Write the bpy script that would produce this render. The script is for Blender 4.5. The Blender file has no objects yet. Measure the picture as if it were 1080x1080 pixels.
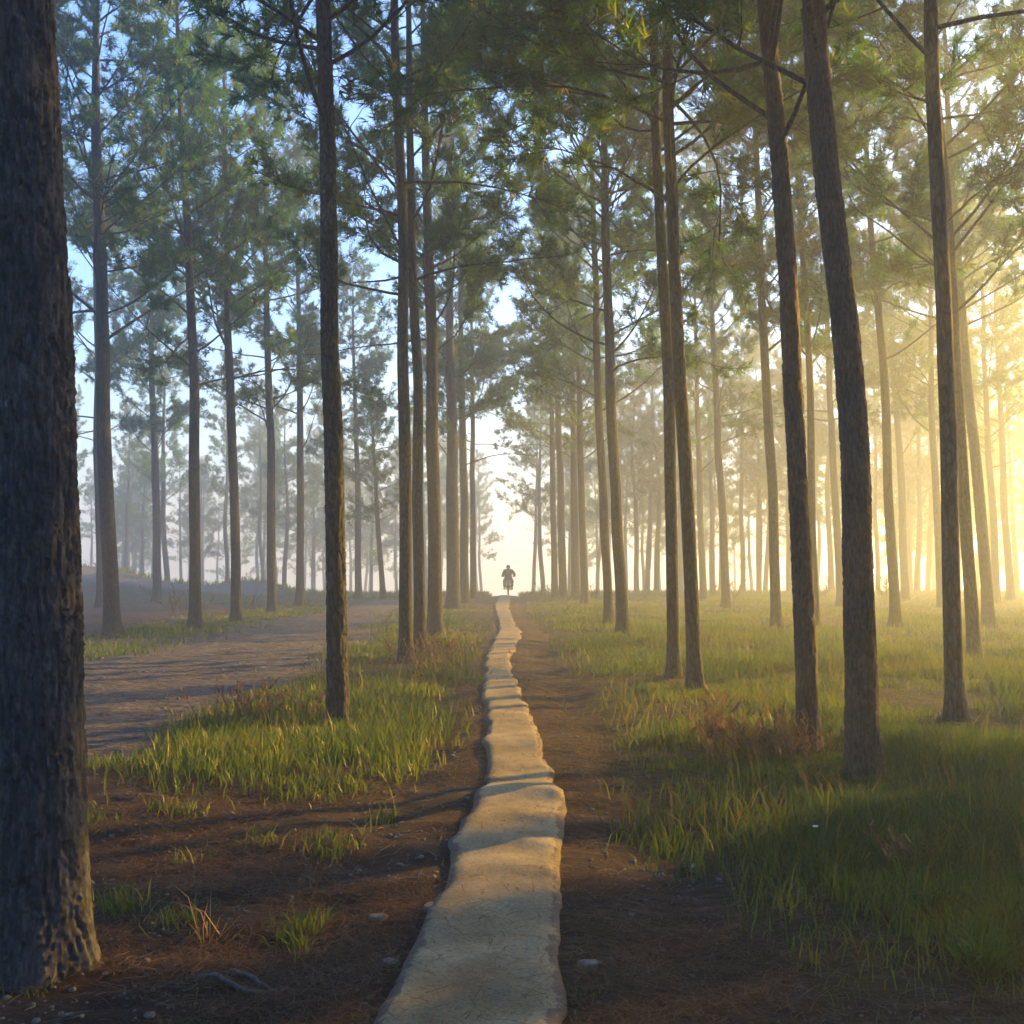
import bpy, bmesh, math, random
import numpy as np
from mathutils import Vector, Matrix

sc = bpy.context.scene
COL = sc.collection
rng = np.random.default_rng(7)
random.seed(7)
R = math.radians

# ------------------------------------------------------------------ camera
F = 1158.0
PITCH = math.atan(58.0 / F)
CAM_H = 1.5
cam_d = bpy.data.cameras.new('camera'); cam = bpy.data.objects.new('camera', cam_d)
COL.objects.link(cam); sc.camera = cam
cam.location = (0, 0, CAM_H); cam.rotation_euler = (R(90) + PITCH, 0, 0)
cam_d.sensor_width = 36; cam_d.lens = 36 * F / 1080
cam_d.clip_start = 0.05; cam_d.clip_end = 3000

def ray(px, py):
    u = (px - 540) / F; v = (540 - py) / F
    return u, math.cos(PITCH) - v * math.sin(PITCH), math.sin(PITCH) + v * math.cos(PITCH)
def gnd(px, py):                     # photo pixel -> flat ground point
    u, y, z = ray(px, py)
    t = -CAM_H / min(z, -0.012)
    return u * t, y * t
def at(px, py, Y):                   # photo pixel at depth Y -> x, z
    u, y, z = ray(px, py)
    t = Y / y
    return u * t, CAM_H + z * t

# ------------------------------------------------------------------ noise
def _hash(ix, iy, seed):
    n = (ix.astype(np.int64) * 374761393 + iy.astype(np.int64) * 668265263 + seed * 144665) & 0xFFFFFFFF
    n = ((n ^ (n >> 13)) * 1274126177) & 0xFFFFFFFF
    n = n ^ (n >> 16)
    return (n & 0xFFFFFF).astype(np.float64) / 0xFFFFFF
def vnoise(x, y, seed=0):
    x = np.asarray(x, float); y = np.asarray(y, float)
    ix = np.floor(x); iy = np.floor(y); fx = x - ix; fy = y - iy
    fx = fx * fx * (3 - 2 * fx); fy = fy * fy * (3 - 2 * fy)
    a = _hash(ix, iy, seed); b = _hash(ix + 1, iy, seed); c = _hash(ix, iy + 1, seed); d = _hash(ix + 1, iy + 1, seed)
    return (a * (1 - fx) + b * fx) * (1 - fy) + (c * (1 - fx) + d * fx) * fy
def fbm(x, y, seed=0, octv=4):
    s = 0; a = .5; t = 0
    for k in range(octv):
        s = s + a * vnoise(x * 2 ** k, y * 2 ** k, seed + k * 17); t += a; a *= .5
    return s / t
def worley(x, y, px, seed=0):        # F1, F2 and cell id; periodic in x with px cells
    ix = np.floor(x); iy = np.floor(y)
    f1 = np.full(x.shape, 9.); f2 = np.full(x.shape, 9.); cid = np.zeros(x.shape)
    for dx in (-1, 0, 1):
        for dy in (-1, 0, 1):
            cx = ix + dx; cy = iy + dy; wx = np.mod(cx, px)
            d = np.hypot(cx + .15 + .7 * _hash(wx, cy, seed) - x, cy + .1 + .8 * _hash(wx, cy, seed + 5) - y)
            n = d < f1
            f2 = np.where(n, f1, np.minimum(f2, d)); cid = np.where(n, _hash(wx, cy, seed + 9), cid); f1 = np.minimum(f1, d)
    return f1, f2, cid
def sstep(a, b, x):
    t = np.clip((np.asarray(x, float) - a) / (b - a), 0, 1); return t * t * (3 - 2 * t)
def inpoly(x, y, poly):
    res = np.zeros(np.shape(x), bool); n = len(poly)
    for i in range(n):
        x1, y1 = poly[i]; x2, y2 = poly[(i + 1) % n]
        c = ((y1 > y) != (y2 > y)) & (x < (x2 - x1) * (y - y1) / (y2 - y1 + 1e-12) + x1)
        res ^= c
    return res

# ------------------------------------------------------------------ mesh helpers
def link(name, me, mat=None, parent=None, loc=None):
    o = bpy.data.objects.new(name, me); COL.objects.link(o)
    if mat is not None and me is not None: me.materials.append(mat)
    if parent is not None: o.parent = parent
    if loc is not None: o.location = loc
    return o
def tag(o, label=None, cat=None, group=None, kind=None):
    if label: o['label'] = label
    if cat: o['category'] = cat
    if group: o['group'] = group
    if kind: o['kind'] = kind
    return o
def empty(name, loc, label=None, cat=None, group=None, rz=0):
    o = bpy.data.objects.new(name, None); COL.objects.link(o)
    o.location = loc; o.rotation_euler = (0, 0, rz); o.empty_display_size = .3
    return tag(o, label, cat, group)
def np_mesh(name, verts, faces, smooth=False, attrs=None):
    """verts (n,3); faces: (m,k) int array or list of such arrays"""
    me = bpy.data.meshes.new(name)
    fl = faces if isinstance(faces, list) else [faces]
    me.vertices.add(len(verts)); me.vertices.foreach_set('co', np.ascontiguousarray(verts, np.float32).ravel())
    idx = np.concatenate([f.ravel() for f in fl]).astype(np.int32)
    tot = np.concatenate([np.full(len(f), f.shape[1]) for f in fl]).astype(np.int32)
    st = np.concatenate([[0], np.cumsum(tot)[:-1]]).astype(np.int32)
    me.loops.add(len(idx)); me.loops.foreach_set('vertex_index', idx)
    me.polygons.add(len(tot)); me.polygons.foreach_set('loop_start', st); me.polygons.foreach_set('loop_total', tot)
    if smooth: me.polygons.foreach_set('use_smooth', np.ones(len(tot), bool))
    for nm, (ty, data) in (attrs or {}).items():
        a = me.attributes.new(nm, ty, 'POINT')
        a.data.foreach_set('value' if ty == 'FLOAT' else 'color', np.ascontiguousarray(data, np.float32).ravel())
    me.update(calc_edges=True); me.validate()
    return me
class MB:
    def __init__(s): s.v = []; s.q = []; s.n = 0
    def add(s, v, q): s.v.append(np.asarray(v, float)); s.q.append(np.asarray(q, int) + s.n); s.n += len(v)
    def tube(s, pts, rad, k=8, caps=True):
        pts = np.asarray(pts, float); rad = np.asarray(rad, float); n = len(pts)
        t = np.gradient(pts, axis=0); t /= np.linalg.norm(t, axis=1)[:, None] + 1e-9
        ref = np.array([0, 0, 1.]) if abs(t[0, 2]) < .8 else np.array([1., 0, 0])
        a = np.cross(t, ref); a /= np.linalg.norm(a, axis=1)[:, None] + 1e-9; b = np.cross(t, a)
        th = np.arange(k) * 2 * math.pi / k
        v = pts[:, None] + rad[:, None, None] * (np.cos(th)[None, :, None] * a[:, None] + np.sin(th)[None, :, None] * b[:, None])
        i = np.arange(n - 1)[:, None] * k; j = np.arange(k)[None]; j2 = (j + 1) % k
        q = np.stack([i + j, i + j2, i + k + j2, i + k + j], -1).reshape(-1, 4)
        s.add(v.reshape(-1, 3), q)
        if caps:
            for e, o in ((0, 0), (n - 1, (n - 1) * k)):
                base = s.n; s.v.append(pts[e][None]); s.n += 1
                ring = base - n * k + o if e == 0 else base - n * k + o - (1 if len(s.v) > 1 and e else 0)
                ids = ring + np.arange(k)
                tri = np.stack([ids, np.roll(ids, -1), np.full(k, base), np.full(k, base)], -1)
                s.tri = getattr(s, 'tri', []); s.tri.append(tri[:, :3])
        return s
    def box(s, c, d, rot=None):
        c = np.asarray(c, float); d = np.asarray(d, float) / 2
        v = np.array([[x, y, z] for x in (-1, 1) for y in (-1, 1) for z in (-1, 1)]) * d
        if rot is not None: v = v @ np.array(rot).T
        s.add(v + c, [[0, 1, 3, 2], [4, 6, 7, 5], [0, 4, 5, 1], [2, 3, 7, 6], [0, 2, 6, 4], [1, 5, 7, 3]]); return s
    def mesh(s, name, smooth=True):
        f = [np.concatenate(s.q)] + ([np.concatenate(s.tri)] if getattr(s, 'tri', None) else [])
        return np_mesh(name, np.concatenate(s.v), f, smooth)
def ellipsoid(c, r, nu=16, nv=10):
    th = np.linspace(0, math.pi, nv + 1); ph = np.arange(nu) * 2 * math.pi / nu
    v = np.stack([np.sin(th)[:, None] * np.cos(ph), np.sin(th)[:, None] * np.sin(ph), np.repeat(np.cos(th)[:, None], nu, 1)], -1)
    i = np.arange(nv)[:, None] * nu; j = np.arange(nu)[None]; j2 = (j + 1) % nu
    q = np.stack([i + j, i + nu + j, i + nu + j2, i + j2], -1).reshape(-1, 4)
    return v.reshape(-1, 3) * np.asarray(r) + np.asarray(c), q
def torus(c, r1, r2, nu=32, nv=10, sx=1.0):     # axis along x (a wheel rolling along y)
    a = np.arange(nu) * 2 * math.pi / nu; b = np.arange(nv) * 2 * math.pi / nv
    v = np.stack([np.repeat(np.sin(b)[None] * r2 * sx, nu, 0), (r1 + r2 * np.cos(b)[None]) * np.cos(a)[:, None], (r1 + r2 * np.cos(b)[None]) * np.sin(a)[:, None]], -1)
    i = np.arange(nu)[:, None]; j = np.arange(nv)[None]
    q = np.stack([i * nv + j, ((i + 1) % nu) * nv + j, ((i + 1) % nu) * nv + (j + 1) % nv, i * nv + (j + 1) % nv], -1).reshape(-1, 4)
    return v.reshape(-1, 3) + np.asarray(c), q

# ------------------------------------------------------------------ materials
def new_mat(name):
    m = bpy.data.materials.new(name); m.use_nodes = True
    nt = m.node_tree; nt.nodes.clear()
    out = nt.nodes.new('ShaderNodeOutputMaterial')
    return m, nt, out
def N(nt, t, **kw):
    n = nt.nodes.new(t)
    for k, v in kw.items():
        if k.startswith('i_'):
            key = k[2:]; key = int(key) if key.isdigit() else key
            n.inputs[key].default_value = v
        else: setattr(n, k, v)
    return n
def ramp(nt, stops, fac=None, interp='LINEAR'):
    n = nt.nodes.new('ShaderNodeValToRGB'); cr = n.color_ramp; cr.interpolation = interp
    while len(cr.elements) < len(stops): cr.elements.new(.5)
    for e, (p, c) in zip(cr.elements, stops):
        e.position = p; e.color = (*c, 1) if len(c) == 3 else c
    if fac is not None: nt.links.new(fac, n.inputs[0])
    return n
def mixc(nt, fac, a, b, blend='MIX'):
    n = nt.nodes.new('ShaderNodeMix'); n.data_type = 'RGBA'; n.blend_type = blend
    for s, v in ((n.inputs[0], fac), (n.inputs[6], a), (n.inputs[7], b)):
        if isinstance(v, (int, float)): s.default_value = v
        elif isinstance(v, tuple): s.default_value = (*v, 1)
        else: nt.links.new(v, s)
    return n.outputs[2]
def mapped(nt, scale, coord='Object'):
    tc = N(nt, 'ShaderNodeTexCoord'); mp = N(nt, 'ShaderNodeMapping')
    mp.inputs['Scale'].default_value = scale; nt.links.new(tc.outputs[coord], mp.inputs[0]); return mp.outputs[0]
def principled(nt, out, col, rough=.8, bump=None, bs=.5, bd=.02, spec=.3, metal=0):
    p = N(nt, 'ShaderNodeBsdfPrincipled'); p.inputs['Roughness'].default_value = rough
    p.inputs['Specular IOR Level'].default_value = spec; p.inputs['Metallic'].default_value = metal
    if isinstance(col, tuple): p.inputs['Base Color'].default_value = (*col, 1)
    else: nt.links.new(col, p.inputs['Base Color'])
    if bump is not None:
        b = N(nt, 'ShaderNodeBump'); b.inputs['Strength'].default_value = bs; b.inputs['Distance'].default_value = bd
        nt.links.new(bump, b.inputs['Height']); nt.links.new(b.outputs[0], p.inputs['Normal'])
    nt.links.new(p.outputs[0], out.inputs[0]); return p

def mat_bark(name, dark, mid, light, bump=.8, lichen=False, cells=1.0):
    m, nt, out = new_mat(name); L = nt.links.new
    v = mapped(nt, (1, 1, .28))
    nz = N(nt, 'ShaderNodeTexNoise', i_Scale=7.0, i_Detail=4.0); L(v, nz.inputs['Vector'])
    add = N(nt, 'ShaderNodeMixRGB', blend_type='ADD'); add.inputs[0].default_value = .12
    L(v, add.inputs[1]); L(nz.outputs['Color'], add.inputs[2])
    vo = N(nt, 'ShaderNodeTexVoronoi', feature='DISTANCE_TO_EDGE', i_Scale=20.0); L(add.outputs[0], vo.inputs['Vector'])
    vc = N(nt, 'ShaderNodeTexVoronoi', feature='F1', i_Scale=20.0); L(add.outputs[0], vc.inputs['Vector'])
    edge = ramp(nt, [(0, (0, 0, 0)), (.16, (.75, .75, .75)), (.5, (1, 1, 1))], vo.outputs['Distance'])
    n2 = N(nt, 'ShaderNodeTexNoise', i_Scale=55.0, i_Detail=6.0, i_Roughness=.65); L(v, n2.inputs['Vector'])
    n3 = N(nt, 'ShaderNodeTexNoise', i_Scale=1.6, i_Detail=3.0); L(mapped(nt, (1, 1, 1)), n3.inputs['Vector'])
    base = ramp(nt, [(.3, dark), (.5, mid), (.72, light)], n2.outputs['Fac'])
    em_ = N(nt, 'ShaderNodeMath', operation='MAXIMUM'); L(edge.outputs[0], em_.inputs[0]); em_.inputs[1].default_value = 1 - cells
    c = mixc(nt, em_.outputs[0], tuple(x * .45 for x in dark), base.outputs[0])
    big = ramp(nt, [(.35, (.72, .70, .70)), (.65, (1.15, 1.08, 1.0))], n3.outputs['Fac'])
    c = mixc(nt, 1.0, c, big.outputs[0], 'MULTIPLY')
    cellv = ramp(nt, [(0, (.8, .8, .8)), (1, (1.18, 1.12, 1.08))], vc.outputs['Color'])
    c = mixc(nt, 1.0, c, cellv.outputs[0], 'MULTIPLY')
    if lichen:
        n4 = N(nt, 'ShaderNodeTexNoise', i_Scale=9.0, i_Detail=5.0, i_Roughness=.6); L(mapped(nt, (1, 1, .8)), n4.inputs['Vector'])
        lm = ramp(nt, [(.70, (0, 0, 0)), (.74, (1, 1, 1))], n4.outputs['Fac'])
        c = mixc(nt, lm.outputs[0], c, (.17, .21, .18))
    h = N(nt, 'ShaderNodeMath', operation='MULTIPLY_ADD'); h.inputs[1].default_value = .35
    L(n2.outputs['Fac'], h.inputs[0]); L(em_.outputs[0], h.inputs[2])
    principled(nt, out, c, .88, h.outputs[0], bump, .012, .22)
    return m
BARK = mat_bark('pine_bark', (.019, .019, .021), (.048, .047, .050), (.098, .096, .099))
BARK_BIG = mat_bark('furrowed_pine_bark', (.020, .020, .023), (.052, .052, .056), (.118, .117, .122), .7, True, .12)
BARK_RED = mat_bark('brown_pine_bark', (.030, .021, .016), (.078, .055, .041), (.14, .102, .075), .7, True, .15)

def mat_leaf(name, stops, trans=.45, tscale=1.7, rough=.5, gloss=.05):
    m, nt, out = new_mat(name); L = nt.links.new
    a = N(nt, 'ShaderNodeAttribute', attribute_name='tint')
    c = ramp(nt, stops, a.outputs['Fac'])
    d = N(nt, 'ShaderNodeBsdfDiffuse'); L(c.outputs[0], d.inputs[0])
    t = N(nt, 'ShaderNodeBsdfTranslucent')
    tc = mixc(nt, 1.0, c.outputs[0], (tscale * 1.1, tscale, tscale * .55), 'MULTIPLY'); L(tc, t.inputs[0])
    mx = N(nt, 'ShaderNodeMixShader'); mx.inputs[0].default_value = trans; L(d.outputs[0], mx.inputs[1]); L(t.outputs[0], mx.inputs[2])
    g = N(nt, 'ShaderNodeBsdfGlossy'); g.inputs['Roughness'].default_value = rough; g.inputs[0].default_value = (.6, .6, .5, 1)
    m2 = N(nt, 'ShaderNodeMixShader'); m2.inputs[0].default_value = gloss; L(mx.outputs[0], m2.inputs[1]); L(g.outputs[0], m2.inputs[2])
    L(m2.outputs[0], out.inputs[0]); return m
NEEDLE = mat_leaf('pine_needles', [(0, (.008, .038, .010)), (.45, (.022, .080, .006)), (.78, (.072, .112, .005)), (.93, (.15, .125, .012)), (1, (.18, .10, .02))], .55, 2.5)
GRASS = mat_leaf('grass_blades', [(0, (.018, .042, .005)), (.4, (.050, .092, .005)), (.7, (.105, .13, .008)), (.88, (.105, .092, .028)), (1, (.075, .048, .02))], .45, 1.6)
DRYLEAF = mat_leaf('dry_stalks', [(0, (.07, .04, .025)), (.5, (.16, .085, .045)), (1, (.27, .17, .085))], .3, 1.2)
LITTER = mat_leaf('fallen_needles', [(0, (.045, .025, .015)), (.5, (.085, .045, .023)), (1, (.18, .115, .062))], .15, 1.1)
BUSH = mat_leaf('bush_leaves', [(0, (.025, .045, .018)), (.6, (.06, .08, .025)), (1, (.12, .10, .04))], .35, 1.5)

def mat_ground():
    m, nt, out = new_mat('forest_floor'); L = nt.links.new
    a = N(nt, 'ShaderNodeAttribute', attribute_name='zone'); sp = N(nt, 'ShaderNodeSeparateColor'); L(a.outputs['Color'], sp.inputs[0])
    v = mapped(nt, (1, 1, 1))
    n1 = N(nt, 'ShaderNodeTexNoise', i_Scale=1.1, i_Detail=8.0, i_Roughness=.62); L(v, n1.inputs['Vector'])
    n2 = N(nt, 'ShaderNodeTexNoise', i_Scale=14.0, i_Detail=8.0, i_Roughness=.7); L(v, n2.inputs['Vector'])
    n3 = N(nt, 'ShaderNodeTexNoise', i_Scale=90.0, i_Detail=5.0, i_Roughness=.7); L(v, n3.inputs['Vector'])
    vo = N(nt, 'ShaderNodeTexVoronoi', feature='F1', i_Scale=42.0, i_Randomness=1.0); L(v, vo.inputs['Vector'])
    va = mapped(nt, (1.0, 7.0, 1)); n5 = N(nt, 'ShaderNodeTexNoise', i_Scale=3.2, i_Detail=7.0, i_Roughness=.66); L(va, n5.inputs['Vector'])
    dirt = ramp(nt, [(.3, (.014, .009, .007)), (.48, (.042, .027, .021)), (.62, (.082, .056, .042)), (.75, (.19, .14, .105))], n2.outputs['Fac'])
    streak = ramp(nt, [(.38, (.4, .37, .35)), (.5, (1, 1, 1)), (.64, (2.4, 2.3, 2.15))], n5.outputs['Fac'])
    dirtc = mixc(nt, .85, dirt.outputs[0], streak.outputs[0], 'MULTIPLY')
    big = ramp(nt, [(.35, (.65, .6, .58)), (.65, (1.2, 1.15, 1.1))], n1.outputs['Fac'])
    dirtc = mixc(nt, .8, dirtc, big.outputs[0], 'MULTIPLY')
    peb = ramp(nt, [(.10, (1, 1, 1)), (.16, (0, 0, 0))], vo.outputs['Distance'])
    pebm = N(nt, 'ShaderNodeMath', operation='MULTIPLY'); L(peb.outputs[0], pebm.inputs[0])
    gt = ramp(nt, [(.72, (0, 0, 0)), (.8, (1, 1, 1))], vo.outputs['Color']); L(gt.outputs[0], pebm.inputs[1])
    dirtc = mixc(nt, pebm.outputs[0], dirtc, (.26, .22, .18))
    lit = ramp(nt, [(.3, (.012, .006, .004)), (.5, (.036, .017, .009)), (.7, (.11, .055, .027))], n3.outputs['Fac'])
    litc = mixc(nt, .8, lit.outputs[0], big.outputs[0], 'MULTIPLY')
    gr = ramp(nt, [(.3, (.016, .016, .006)), (.52, (.036, .032, .012)), (.72, (.075, .052, .022))], n2.outputs['Fac'])
    c = mixc(nt, sp.outputs[1], dirtc, litc)
    c = mixc(nt, sp.outputs[0], c, gr.outputs[0])
    soil = ramp(nt, [(.3, (.030, .026, .027)), (.48, (.075, .066, .066)), (.62, (.12, .108, .105)), (.75, (.24, .22, .21))], n2.outputs['Fac'])
    soilc = mixc(nt, .85, soil.outputs[0], streak.outputs[0], 'MULTIPLY')
    c = mixc(nt, a.outputs['Alpha'], c, soilc)
    rock = ramp(nt, [(.3, (.06, .06, .062)), (.7, (.17, .165, .16))], n2.outputs['Fac'])
    c = mixc(nt, sp.outputs[2], c, rock.outputs[0])
    h = N(nt, 'ShaderNodeMath', operation='MULTIPLY_ADD'); h.inputs[1].default_value = .45; L(n3.outputs['Fac'], h.inputs[0]); L(n2.outputs['Fac'], h.inputs[2])
    h2 = N(nt, 'ShaderNodeMath', operation='MULTIPLY_ADD'); h2.inputs[1].default_value = .5; L(n5.outputs['Fac'], h2.inputs[0]); L(h.outputs[0], h2.inputs[2])
    h3 = N(nt, 'ShaderNodeMath', operation='MULTIPLY_ADD'); h3.inputs[1].default_value = .35; L(pebm.outputs[0], h3.inputs[0]); L(h2.outputs[0], h3.inputs[2])
    principled(nt, out, c, .93, h3.outputs[0], 1.0, .06, .2)
    return m
GROUND = mat_ground()

def mat_concrete():
    m, nt, out = new_mat('worn_concrete'); L = nt.links.new
    v = mapped(nt, (1, 1, 1))
    n1 = N(nt, 'ShaderNodeTexNoise', i_Scale=2.2, i_Detail=7.0, i_Roughness=.6); L(v, n1.inputs['Vector'])
    n2 = N(nt, 'ShaderNodeTexNoise', i_Scale=60.0, i_Detail=6.0, i_Roughness=.75); L(v, n2.inputs['Vector'])
    n4 = N(nt, 'ShaderNodeTexNoise', i_Scale=260.0, i_Detail=2.0); L(v, n4.inputs['Vector'])
    c = ramp(nt, [(.3, (.13, .098, .050)), (.5, (.215, .168, .088)), (.7, (.31, .255, .15))], n1.outputs['Fac'])
    g = ramp(nt, [(.32, (.4, .39, .37)), (.5, (1, 1, 1)), (.68, (1.45, 1.42, 1.36))], n2.outputs['Fac'])
    cc = mixc(nt, .75, c.outputs[0], g.outputs[0], 'MULTIPLY')
    sk = ramp(nt, [(.30, (.45, .42, .4)), (.38, (1, 1, 1))], n4.outputs['Fac']); cc = mixc(nt, .8, cc, sk.outputs[0], 'MULTIPLY')
    e = N(nt, 'ShaderNodeAttribute', attribute_name='edge')
    n5 = N(nt, 'ShaderNodeTexNoise', i_Scale=7.0, i_Detail=9.0, i_Roughness=.75); L(v, n5.inputs['Vector'])
    ea = N(nt, 'ShaderNodeMath', operation='MULTIPLY_ADD'); ea.inputs[1].default_value = 1.3; L(n5.outputs['Fac'], ea.inputs[0]); L(e.outputs['Fac'], ea.inputs[2])
    em = ramp(nt, [(.95, (0, 0, 0)), (1.0, (1, 1, 1))], ea.outputs[0])
    cc = mixc(nt, em.outputs[0], cc, (.10, .07, .05))
    wv = N(nt, 'ShaderNodeMixRGB', blend_type='ADD'); wv.inputs[0].default_value = .25; L(v, wv.inputs[1]); L(n5.outputs['Color'], wv.inputs[2])
    vo = N(nt, 'ShaderNodeTexVoronoi', feature='DISTANCE_TO_EDGE', i_Scale=.75); L(wv.outputs[0], vo.inputs['Vector'])
    cr = ramp(nt, [(0, (.6, .6, .6)), (.002, (.8, .8, .8)), (.004, (1, 1, 1))], vo.outputs['Distance']); cc = mixc(nt, .4, cc, cr.outputs[0], 'MULTIPLY')
    h = N(nt, 'ShaderNodeMath', operation='ADD'); L(n2.outputs['Fac'], h.inputs[0]); L(cr.outputs[0], h.inputs[1])
    principled(nt, out, cc, .85, h.outputs[0], .45, .008, .3)
    return m
CONCRETE = mat_concrete()
def mat_plain(name, col, rough=.6, metal=0, var=.25, scale=25, spec=.4):
    m, nt, out = new_mat(name); n = N(nt, 'ShaderNodeTexNoise', i_Scale=float(scale), i_Detail=5.0)
    nt.links.new(mapped(nt, (1, 1, 1)), n.inputs['Vector'])
    r = ramp(nt, [(.3, tuple(c * (1 - var) for c in col)), (.7, tuple(min(1, c * (1 + var)) for c in col))], n.outputs['Fac'])
    principled(nt, out, r.outputs[0], rough, n.outputs['Fac'], .15, .004, spec, metal); return m
RUBBER = mat_plain('tyre_rubber', (.018, .018, .018), .85); STEEL = mat_plain('dull_steel', (.35, .35, .36), .35, 1)
PAINT = mat_plain('dark_motorbike_paint', (.03, .035, .05), .3); SEATM = mat_plain('black_vinyl', (.02, .02, .022), .6)
REDLENS = mat_plain('red_lens', (.28, .015, .012), .25); GLASSM = mat_plain('mirror_glass', (.5, .52, .55), .1, 1)
JACKET = mat_plain('dark_jacket_cloth', (.035, .04, .055), .9); TROUSER = mat_plain('dark_trouser_cloth', (.03, .03, .036), .9)
HELMET = mat_plain('dark_helmet_shell', (.02, .02, .025), .3); SKIN = mat_plain('skin', (.36, .21, .15), .6, var=.1)
SHOE = mat_plain('dark_shoe', (.02, .018, .016), .7)
STONE = mat_plain('pale_stone', (.13, .112, .092), .95, var=.6, scale=30); DEADWOOD = mat_plain('grey_dead_wood', (.075, .064, .056), .9, var=.5, scale=30)
PETAL = mat_plain('white_petals', (.7, .7, .72), .6, var=.05)

# ------------------------------------------------------------------ strip outline (photo pixels: y, left, right)
STRIP_PX = [(1080, 402, 596), (1040, 420, 596), (1000, 438, 594), (960, 463, 593), (930, 472, 597), (900, 477, 597), (885, 481, 591), (868, 490, 591),
            (850, 500, 597), (842, 503, 596), (830, 512, 585), (800, 513, 574), (785, 508, 571), (770, 513, 566), (755, 514, 561), (742, 508, 552),
            (732, 506, 548), (722, 512, 543), (700, 511, 536), (688, 516, 540), (680, 519, 546), (672, 523, 549), (665, 527, 549), (658, 527, 541), (650, 524, 539), (640, 521, 536), (634, 525, 538)]
sy, sl, sr = [], [], []
for (py, l, r_) in STRIP_PX:
    x1, y1 = gnd(l, py); x2, _ = gnd(r_, py); sy.append(y1); sl.append(x1); sr.append(x2)
dx = (sl[0] - sl[2]) / (sy[0] - sy[2])
sy = [-6, 0] + sy + [60, 75]; sl = [sl[0] - 3.2, sl[0] - .95] + sl + [-.62, -.8]; sr = [sr[0] - 1.4, sr[0] - .1] + sr + [-.12, -.2]
_yy = np.concatenate([np.linspace(-6, 2.5, 80), np.exp(np.linspace(math.log(2.55), math.log(75), 500))])
def _sm(a):
    a = np.interp(_yy, sy, a); k = np.hanning(23); k /= k.sum(); return np.convolve(np.pad(a, 11, 'edge'), k, 'valid')
_sl, _sr = _sm(sl), _sm(sr)
def strip_lr(y): return np.interp(y, _yy, _sl), np.interp(y, _yy, _sr)
RIDGES = [(gnd(540, p)[1], a, w) for p, a, w in ((1040, .012, .25), (965, .015, .25), (930, .02, .16), (902, .025, .17), (872, .025, .18), (846, .05, .24), (815, .012, .25), (790, .035, .4), (765, .02, .4), (731, .04, .9), (702, .02, 1.2), (678, .035, 1.8), (655, .03, 3.0), (640, .03, 4.0))]
def strip_bump(y):
    z = np.zeros(np.shape(y))
    for c, a, w in RIDGES:
        t = (y - c) / w
        z = z + a * np.exp(-np.where(t < 0, (t * 1.5) ** 2, (t * .8) ** 2))     # steep towards the camera
    return z

# ------------------------------------------------------------------ zones (photo polygons laid on the ground)
def gp(poly): return [gnd(*p) for p in poly]
Z_RIGHT = gp([(575, 629), (590, 665), (618, 720), (640, 760), (672, 805), (705, 850), (735, 895), (775, 925), (790, 965), (840, 1010), (870, 1090), (3200, 1100), (2600, 629)])
Z_TONGUE = gp([(497, 640), (500, 668), (478, 700), (462, 735), (440, 790), (418, 820), (330, 835), (250, 833), (190, 820), (165, 800), (185, 775), (240, 752), (290, 735), (345, 705), (385, 680), (412, 655), (440, 640)])
Z_LEFTROW = gp([(60, 700), (140, 690), (230, 668), (290, 655), (330, 648), (355, 640), (320, 633), (260, 645), (200, 653), (120, 668), (60, 675)])
Z_LEFTFAR = gp([(-400, 641), (200, 637), (340, 634), (440, 632), (440, 629), (-400, 629)])
Z_ROAD = gp([(-900, 812), (-700, 700), (200, 670), (330, 648), (400, 632), (440, 634), (425, 655), (385, 680), (330, 708), (250, 742), (180, 775), (150, 810)])
Z_LITTER = gp([(-2600, 850), (110, 845), (300, 838), (430, 830), (500, 845), (480, 900), (440, 985), (400, 1090), (-2600, 1100)])
CREST = 61.5
def ground_base(x, y):
    cr = CREST + 2.0 * (fbm(x / 14 + 31, x * 0 + .5, 77, 2) - .5) * sstep(1.5, 8, np.abs(x + .3))
    t = np.maximum(y - cr + 6, 0)
    z = -np.where(t < 12, t * t * .0032, 12 * 12 * .0032 + (t - 12) * .0768)
    z = np.maximum(z, -3.6 - .03 * np.maximum(y - 110, 0) + .6 * (fbm(x / 40, y / 40, 5, 3) - .5))
    z = z - .03 * (t > 0) * 0
    bank = 1.55 * sstep(-11.5, -22, x) * np.exp(-((y - 56) / 3.5) ** 2) + .75 * np.exp(-((x + 13.2) / 2.2) ** 2 - ((y - 57) / 2.5) ** 2)
    return z + bank * (.85 + .5 * (fbm(x / 2.2, y / 2.2, 91, 3) - .5))
def zones(x, y, jit=0):
    if jit:
        x = x + rng.normal(0, 1, len(x)) * (.06 + .010 * y) * jit; y = y + rng.normal(0, 1, len(y)) * (.16 + .02 * y) * jit
    wx = x + (fbm(x * 1.3, y * 1.3, 11, 3) - .5) * (.5 + .02 * y); wy = y + (fbm(x * 1.3 + 40, y * 1.3, 12, 3) - .5) * (.7 + .05 * y)
    gR = inpoly(wx, wy, Z_RIGHT); gT = inpoly(wx, wy, Z_TONGUE); gL = inpoly(wx, wy, Z_LEFTROW); gF = inpoly(wx, wy, Z_LEFTFAR)
    far = (wy > 58) & ~((np.abs(wx + .4) < 1.2) & (wy < 66))
    road = inpoly(wx, wy, Z_ROAD)
    return gR, gT, gL, gF, far, road
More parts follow.
